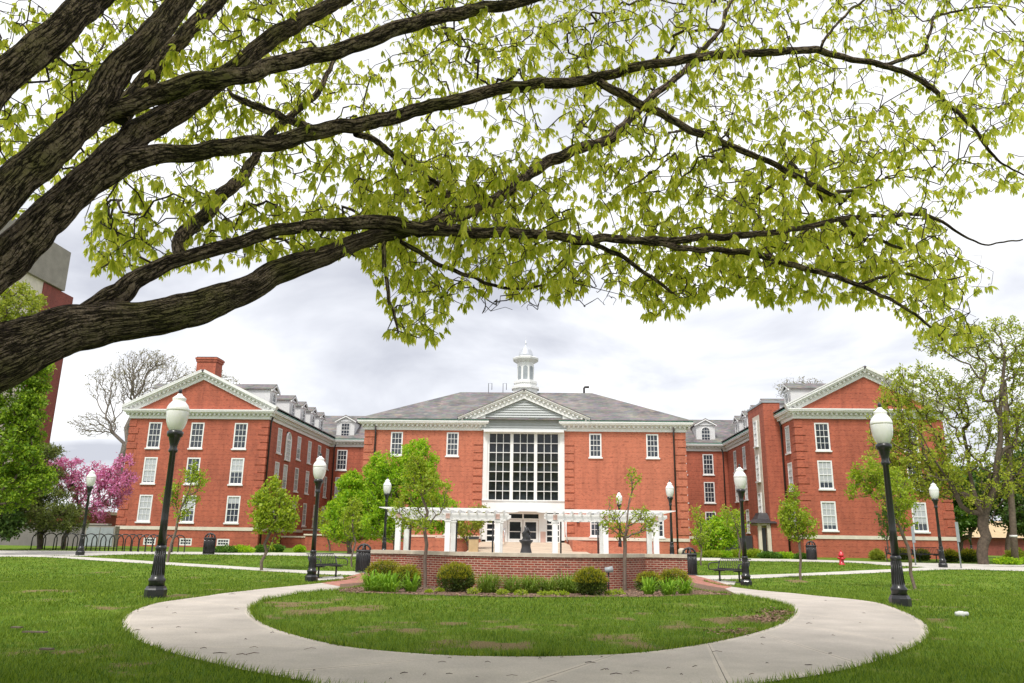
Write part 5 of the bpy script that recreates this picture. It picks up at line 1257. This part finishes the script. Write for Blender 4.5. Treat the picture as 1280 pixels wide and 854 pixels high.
far = [(282,691,15,3.6,'leaf_mid'),(302,691,16,4,'leaf_green'),(326,691,8,4,'leaf_mid'),(345,690,9,4,'leaf_mid'),(374,691,7,4,'leaf_green'),(890,697,12,4,'leaf_lime'),(906,697,10,3.6,'leaf_green'),(922,697,12,4.5,'leaf_lime'),(943,697,14,4.8,'leaf_lime'),(962,698,14,3.6,'leaf_mid'),(982,698,14,3.4,'leaf_green'),(1002,699,9,3,'leaf_mid'),
       (1097,700,9,6,'leaf_olive'),(1128,700,8,6,'yew'),(1153,701,9,6,'yew'),(1188,703,10,6.5,'yew'),(1213,703,10,6.8,'yew'),(1271,702,13,8,'leaf_olive'),(1258,706,16,4,'leaf_green'),(1290,706,16,4,'leaf_green')]
FL_ = ['low green shrub left of the wing corner, nearest the litter bin','low bright green shrub spreading before the left wing corner','small round shrub at the left wing corner','small dark shrub behind the bushy young tree','small round shrub before the low terrace wall','yellow green shrub beside the shrub tree at the right corner','small green shrub under the right corner shrub tree','yellow green shrub below the thin sapling','pale yellow green shrub before the metal screen','low dark hedge shrub beside the canopy entrance','low green hedge shrub under the lime young tree','low dark shrub left of the right litter bin','olive shrub left of the benches at the right wing','small dark shrub behind the narrow sapling','dark shrub behind the far benches','round dark shrub right of the far lamp','round dark shrub at the foot of the big right tree','olive shrub before the utility pole','low bright green plants below the utility pole','low bright green plants cut by the right edge']
for i,(u,v,a,b_,mt) in enumerate(far): shrub('low_shrub',FL_[i],u,v,a,b_,mt,1500,.13,group=FG,seed=80+i)

# ------------------------------------------------------------------ the great tree overhead
GT = thing('shade_tree','huge old tree reaching in from the left, with ridged limbs and drooping yellow green leaves','tree',(-5.6,4.3,0))
GO_ = np.array([-5.6,4.3,0.])
LIMBS = { # (u, v, width px, distance m)
'A':[(-330,560,150,4.4),(-150,492,125,4.6),(0,441,84,4.9),(60,421,66,5.05),(117,407,58,5.2),(175,401,50,5.3),(250,383,47,5.5),(300,364,38,5.7),(360,337,33,5.9),(423,312,26,6.1),(455,301,22,6.2),(490,291,18,6.3),(520,287,12,6.35),(548,287,6,6.4)],
'B':[(110,396,30,5.25),(146,370,32,5.3),(175,346,25,5.35),(234,321,20,5.5),(293,306,19,5.6),(338,291,18,5.7),(376,280,18,5.85),(440,279,20,6.1),(476,278,20,6.2),(511,281,20,6.25),(540,286,20,6.3),(593,289,17,6.4),(673,294,14,6.6),(726,301,13,6.75),(764,298,12,6.8),(805,301,11.5,6.9),(849,299,11,7),(919,295,10,7.1),(960,293,9,7.2),(998,286,8,7.3),(1054,274,7.5,7.4),(1110,270,5,7.5),(1165,271,4.5,7.6),(1200,290,3.5,7.7),(1232,306,2.6,7.8),(1279,298,2,7.9)],
'B2':[(1050,274,6,7.4),(1077,298,5.5,7.45),(1100,302,5,7.5),(1127,311,4,7.6)],
'A2':[(800,300,9,6.9),(826,305,9,6.95),(870,312,8.5,7),(920,316,8.5,7),(960,322,9,7.1),(1000,334,8.5,7.2),(1033,344,8,7.2),(1077,355,6.5,7.3),(1121,381,4.5,7.4),(1150,400,3.8,7.5),(1177,422,3,7.6)],
'A3':[(1077,355,5,7.3),(1100,345,4.5,7.4),(1121,340,4,7.5),(1159,349,3.5,7.6),(1205,348,2,7.8)],
'D':[(520,290,16,6.6),(560,274,17,6.9),(600,258,17,7.2),(644,231,16,7.5),(688,201,17,7.8),(740,181,15,8),(764,170,13,8.1),(799,140,11,8.3),(822,117,10,8.4),(858,85,9,8.6),(896,44,6.5,8.8),(910,12,4.5,9),(930,-30,3,9.2)],
'C':[(100,240,30,5.15),(150,208,34,5.2),(181,195,30,5.25),(234,191,26,5.4),(275,187,25,5.5),(319,180,24,5.6),(344,177,23,5.65),(396,168,23,5.8),(440,156,22,5.9),(505,142,20,6.1),(563,127,19,6.25),(619,114,17.5,6.4),(673,104,16,6.5),(746,98,15,6.7),(805,83,14,6.8),(855,72,13,6.9),(919,69,12,7),(960,65,11,7.1),(1013,63,10.5,7.2),(1057,73,9,7.3),(1106,83,8.5,7.4),(1141,97,8,7.5),(1177,120,7,7.6),(1212,155,5.5,7.7),(1232,181,4.2,7.8),(1253,205,3,7.9),(1279,218,2.2,8)],
'F':[(748,100,12,6.7),(775,116,13.5,6.75),(805,132,13.5,6.8),(835,148,12,6.85),(863,160,11,6.9),(919,182,10,7),(966,205,8.5,7.1),(1000,222,8,7.2),(1030,240,6.5,7.3),(1060,252,4,7.4)],
'G':[(1095,82,6,7.4),(1130,74,5.5,7.45),(1154,67,5,7.5),(1160,44,4.5,7.55),(1169,22,4,7.6),(1209,13,3.2,7.7),(1247,10,2.5,7.8),(1270,32,2,7.9)],
'G2':[(1024,63,5,7.2),(1035,40,4.5,7.2),(1055,20,4,7.3),(1080,-3,3.5,7.4)],
'E':[(-330,640,86,4.3),(-140,440,72,4.5),(0,331,55,4.8),(59,275,50,4.95),(102,230,44,5.1),(146,190,42,5.25),(190,158,37,5.4),(234,130,33,5.6),(280,96,28,5.8),(320,64,26,6),(358,38,23,6.2),(417,4,20,6.5),(470,-25,16,6.8)],
'H':[(-330,560,86,4.1),(-150,380,66,4.3),(0,250,51,4.6),(45,206,48,4.75),(88,164,44,4.85),(132,116,43,5),(175,64,40,5.1),(214,18,36,5.3),(255,-40,31,5.5)],
'I':[(100,158,16,5.0),(150,138,27,5),(190,124,29,5.05),(234,106,27,5.1),(280,100,25,5.2),(319,94,25,5.3),(358,79,24,5.4),(432,58,23,5.6),(505,32,22,5.8),(563,19,19,6),(619,7,17,6.2),(688,-6,12,6.4)],
'J':[(-300,480,70,4),(-130,260,58,4.2),(0,104,47,4.4),(44,64,44,4.5),(88,29,42,4.6),(130,-15,37,4.8)],
'K':[(150,150,28,6),(205,72,25,6.3),(243,32,22,6.5),(272,-2,20,6.7),(300,-40,18,7)],
'L':[(220,322,14,5.9),(228,300,20,6.2),(250,275,19,6.5),(281,242,19,6.8),(305,218,16,7.1),(318,195,13,7.3),(345,160,11,7.6),(400,112,9,8),(418,75,6,8.3)],
'N':[(285,112,3,6.5),(298,124,9,6.4),(320,132,11,6.3),(350,148,11,6.1),(378,158,10,5.95),(396,166,8,5.85)],
'O':[(445,168,9,6),(468,176,9,6.3),(500,198,8,6.8),(540,225,6,7.2),(580,262,5,7.4)],
'P':[(478,300,6,6.2),(479,330,5.5,6.1),(487,370,5,6.05),(495,391,4.5,6),(499,417,2.5,6)],
'Q':[(498,300,7,6.3),(520,314,6.5,6.5),(549,332,6,6.8),(593,347,5.5,7),(640,360,4,7.2),(690,352,3,7.4)],
'S':[(740,302,7,6.8),(770,318,6.5,7),(810,343,6,7.2),(830,358,5,7.3),(850,375,3,7.4)],
}
def limb_mesh(pts, seed, near):
    P = np.array([ppx(u,v,d) for u,v,w,d in pts]); Rr = np.array([w*d/FPX/2*.98 for u,v,w,d in pts]); S = spline(np.c_[P,Rr],10)
    for q in S: q[:3] += np.array([noise.noise((q[0]*2.2,q[2]*2.2,seed+9)),0,noise.noise((q[0]*2.2,q[2]*2.2,seed+3))])*.045+np.array([noise.noise((q[0]*7,q[2]*7,seed)),0,noise.noise((q[0]*7,q[2]*7,seed+5))])*.022
    L = np.r_[0,np.cumsum(np.linalg.norm(np.diff(S[:,:3],axis=0),axis=1))]; step = .022 if near else .05
    n = max(8,int(L[-1]/step)); s = np.linspace(0,L[-1],n); C = np.array([np.interp(s,L,S[:,i]) for i in range(4)]).T
    rmax = C[:,3].max(); k = 44 if rmax > .12 else 24 if rmax > .05 else 10 if rmax > .02 else 6
    vs = []; nx = None
    for i in range(n):
        p = C[i,:3]; d = C[min(i+1,n-1),:3]-C[max(i-1,0),:3]; d /= np.linalg.norm(d)
        if nx is None: nx = np.cross(d,[0,0,1.]); 
        nx = nx-d*nx.dot(d); nx /= np.linalg.norm(nx); ny = np.cross(d,nx); r = max(C[i,3],.004)
        r *= 1+.10*noise.noise((s[i]*1.6,seed*5.3,0))+.05*noise.noise((s[i]*6,seed*3.3,7))
        for j in range(k):
            a = 2*math.pi*j/k; c_, s2 = math.cos(a), math.sin(a); q = r
            if rmax > .03:
                # elongated bark plates
                w = noise.noise((s[i]*2.6+seed*9, c_*r*26, s2*r*26)); w2 = noise.noise((s[i]*9+seed, c_*r*60, s2*r*60)); rid = 1-abs(w)*2
                q = r-min(.013,r*.10)*max(0,rid)**3+min(.006,r*.06)*w2
            vs.append(p+(nx*c_+ny*s2)*q)
    fs = []; uvs = []
    for i in range(n-1):
        for j in range(k):
            fs.append((i*k+j, i*k+(j+1)%k, (i+1)*k+(j+1)%k, (i+1)*k+j)); r = max(C[i,3],.02)
            u0, u1 = j/k*6.28*r_uv(rmax), (j+1)/k*6.28*r_uv(rmax); uvs.append([(s[i]+seed,u0),(s[i]+seed,u1),(s[i+1]+seed,u1),(s[i+1]+seed,u0)])
    fs += [tuple(range(k))[::-1], tuple((n-1)*k+j for j in range(k))]; uvs += [[(0,0)]*k]*2
    mb = MB(); mb.add(vs,fs,True,uvs); return mb, C
def r_uv(r): return max(r*.8,.02)
nodes = []; nrad = []; limbC = {}
for li, (nm, pts) in enumerate(LIMBS.items()):
    mb, C = limb_mesh(pts, li+1, pts[0][3] < 7); mb.build('limb', 'bark', GT, tuple(GO_))
    for q in C[::(6 if pts[0][3] < 7 else 4)]: nodes.append(q[:3]); nrad.append(q[3])
# trunk, outside the frame at left
j0 = ppx(-330,600,4.3); tm = MB(); tp = [(-5.9,4.25,-.2),(-5.85,4.25,.25),(-5.7,4.25,.8),(-5.5,4.25,1.5),tuple(j0+np.array([.3,0,-.15])),tuple(j0+np.array([.75,.1,.7]))]
tm.tube(spline(tp,4), np.interp(np.linspace(0,1,21),[0,.15,.4,.75,1],[.75,.58,.5,.52,.3]), 32).build('trunk','bark',GT,tuple(GO_))
MASK = [(-60,-60),(1340,-60),(1340,262),(1280,248),(1222,238),(1182,285),(1240,335),(1242,362),(1195,378),(1232,402),(1212,446),(1150,426),(1110,392),(1060,388),(1010,370),(975,390),(905,352),(880,366),(872,400),(803,400),(780,362),(745,330),(730,358),(690,362),(640,360),(600,352),(572,395),(556,432),(520,428),(500,434),(478,432),(488,396),(462,352),(432,318),(330,326),(250,340),(180,352),(112,340),(100,290),(116,235),(60,280),(-60,260)]
rg = np.random.default_rng(11)
def targets(n, dlo, dhi, thr, poly=MASK, ns=.8):
    out = []
    while len(out) < n:
        q = rg.random((4000,2))*[1400,520]+[-60,-70]; q = q[inpoly(q,poly)]
        for u, v in q:
            y = dlo+(dhi-dlo)*rg.random()+u/1280*1.6; p = ppx(u,v,y)
            if noise.noise(Vector(p)*ns) < thr: continue
            if v > 240 and not inpoly(np.array([[u,v+5.]]),poly)[0]: continue
            if u > 930 and v < 260 and rg.random() < .3: continue
            if v > 225 and 420 < u < 1150 and rg.random() < .0: continue
            out.append(p)
            if len(out) >= n: break
    return np.array(out)
dens = [(430,200),(1150,190),(1170,380),(900,390),(560,400),(430,330)]
tg = np.vstack([targets(1700,5.2,7.0,-.10), targets(4600,7.2,11.5,-.12), targets(1300,5.8,8.2,-.25,[(430,200),(1160,180),(1180,380),(870,380),(560,400),(440,320)])])
nb = len(nodes); P, Q = grow(nodes, [-1]*nb, tg, .0)
ob_, cnt = skeleton_mesh('twigs', P, Q, .0038, .024, 'twig', GT, tuple(GO_), k=5, jit=.14, seed=2, rfix={i:.004 for i in range(nb)})
ids = np.arange(nb,len(P)); cc_ = []; 
for i in ids:
    near_ = P[i][1] < 7.6; k = 1+(rg.random() < .8)+(rg.random() < (.45 if near_ else .7)); pa = P[Q[i]]
    for q in range(k): t = rg.random()*.8 if q else 0; cc_.append(P[i]*(1-t)+pa*t+rg.normal(0,.02,3))
cc_ = np.array(cc_); px_ = proj(cc_); keep = inpoly(px_-np.array([0,9]), MASK)|(px_[:,1] < 0)
cc_ = cc_[keep]
# keep most leaf sprays off the faces of the thick limbs
lim = np.array([(q[0],q[1],q[2]) for nm in 'AEHJCIB' for q in [(a,b,w) for (u0,v0,w0,d0),(u1,v1,w1,d1) in zip(LIMBS[nm][:-1],LIMBS[nm][1:]) for t in (0,.25,.5,.75) for a,b,w in [(u0+(u1-u0)*t, v0+(v1-v0)*t, (w0+(w1-w0)*t)/2)]]])
pj = proj(cc_); dmin = (np.sqrt(((pj[:,None,:]-lim[None,:,:2])**2).sum(2))-lim[None,:,2]).min(1)
cc_ = cc_[~((dmin < 4)&(cc_[:,1] < 6.3)&(rg.random(len(cc_)) < .8)&(lim[np.argmin(((pj[:,None,:]-lim[None,:,:2])**2).sum(2),axis=1),2] > 10))]
LC = []; LD = []; LL = []; PE = []
for c in cc_:
    m_ = rg.integers(5,9); az = rg.random()*6.28; sz_ = (.38+.72*rg.random())*(.105 if c[1] < 7.4 else .112); op = .2+.75*rg.random()**1.4; ax_ = rg.normal(0,.4,2)
    # short leaf stalk then a fan of leaflets hanging from its end
    for k in range(m_):
        a = az+6.28*k/m_+rg.normal(0,.2); d = np.array([math.cos(a)*op+ax_[0], math.sin(a)*op+ax_[1], -1+.25*rg.normal()]); LC.append(c); LD.append(d/np.linalg.norm(d)); LL.append(sz_*(.75+.4*rg.random()))
LC = np.array(LC); LD = np.array(LD); LL = np.array(LL); v, f = leaf_hex(LC,LD,LL,LL*(.22+.12*rg.random(len(LC))),rg); 
lo = mesh_np('leaves', v-GO_, f, 'leaf_big', GT)
print('leaflets', len(LC), 'nodes', len(P))
# unseen crown above and behind, added and widened to shade the near lawn
qn = 2600; cr = np.array([-3.5,-1.6,11.])+rdir(qn,rg)*np.array([12,6.5,3.5])*(rg.random(qn)[:,None]**.4)
pq = proj(cr); vis = (cr[:,1] > .5)&(pq[:,0] > -80)&(pq[:,0] < 1360)&(pq[:,1] > -120); cr = cr[~vis]
C = np.repeat(cr,26,axis=0)+rg.normal(0,.35,(len(cr)*26,3)); pq = proj(C); C = C[~((C[:,1] > .5)&(pq[:,0] > -60)&(pq[:,0] < 1340)&(pq[:,1] > -90))]
D = rdir(len(C),rg); L = .2*(.6+.8*rg.random(len(C))); v, f = leaf_quads(C,D,L,L*.55,rg=rg); mesh_np('unseen_shade_leaves', v-GO_, f, 'leaf_big', GT)
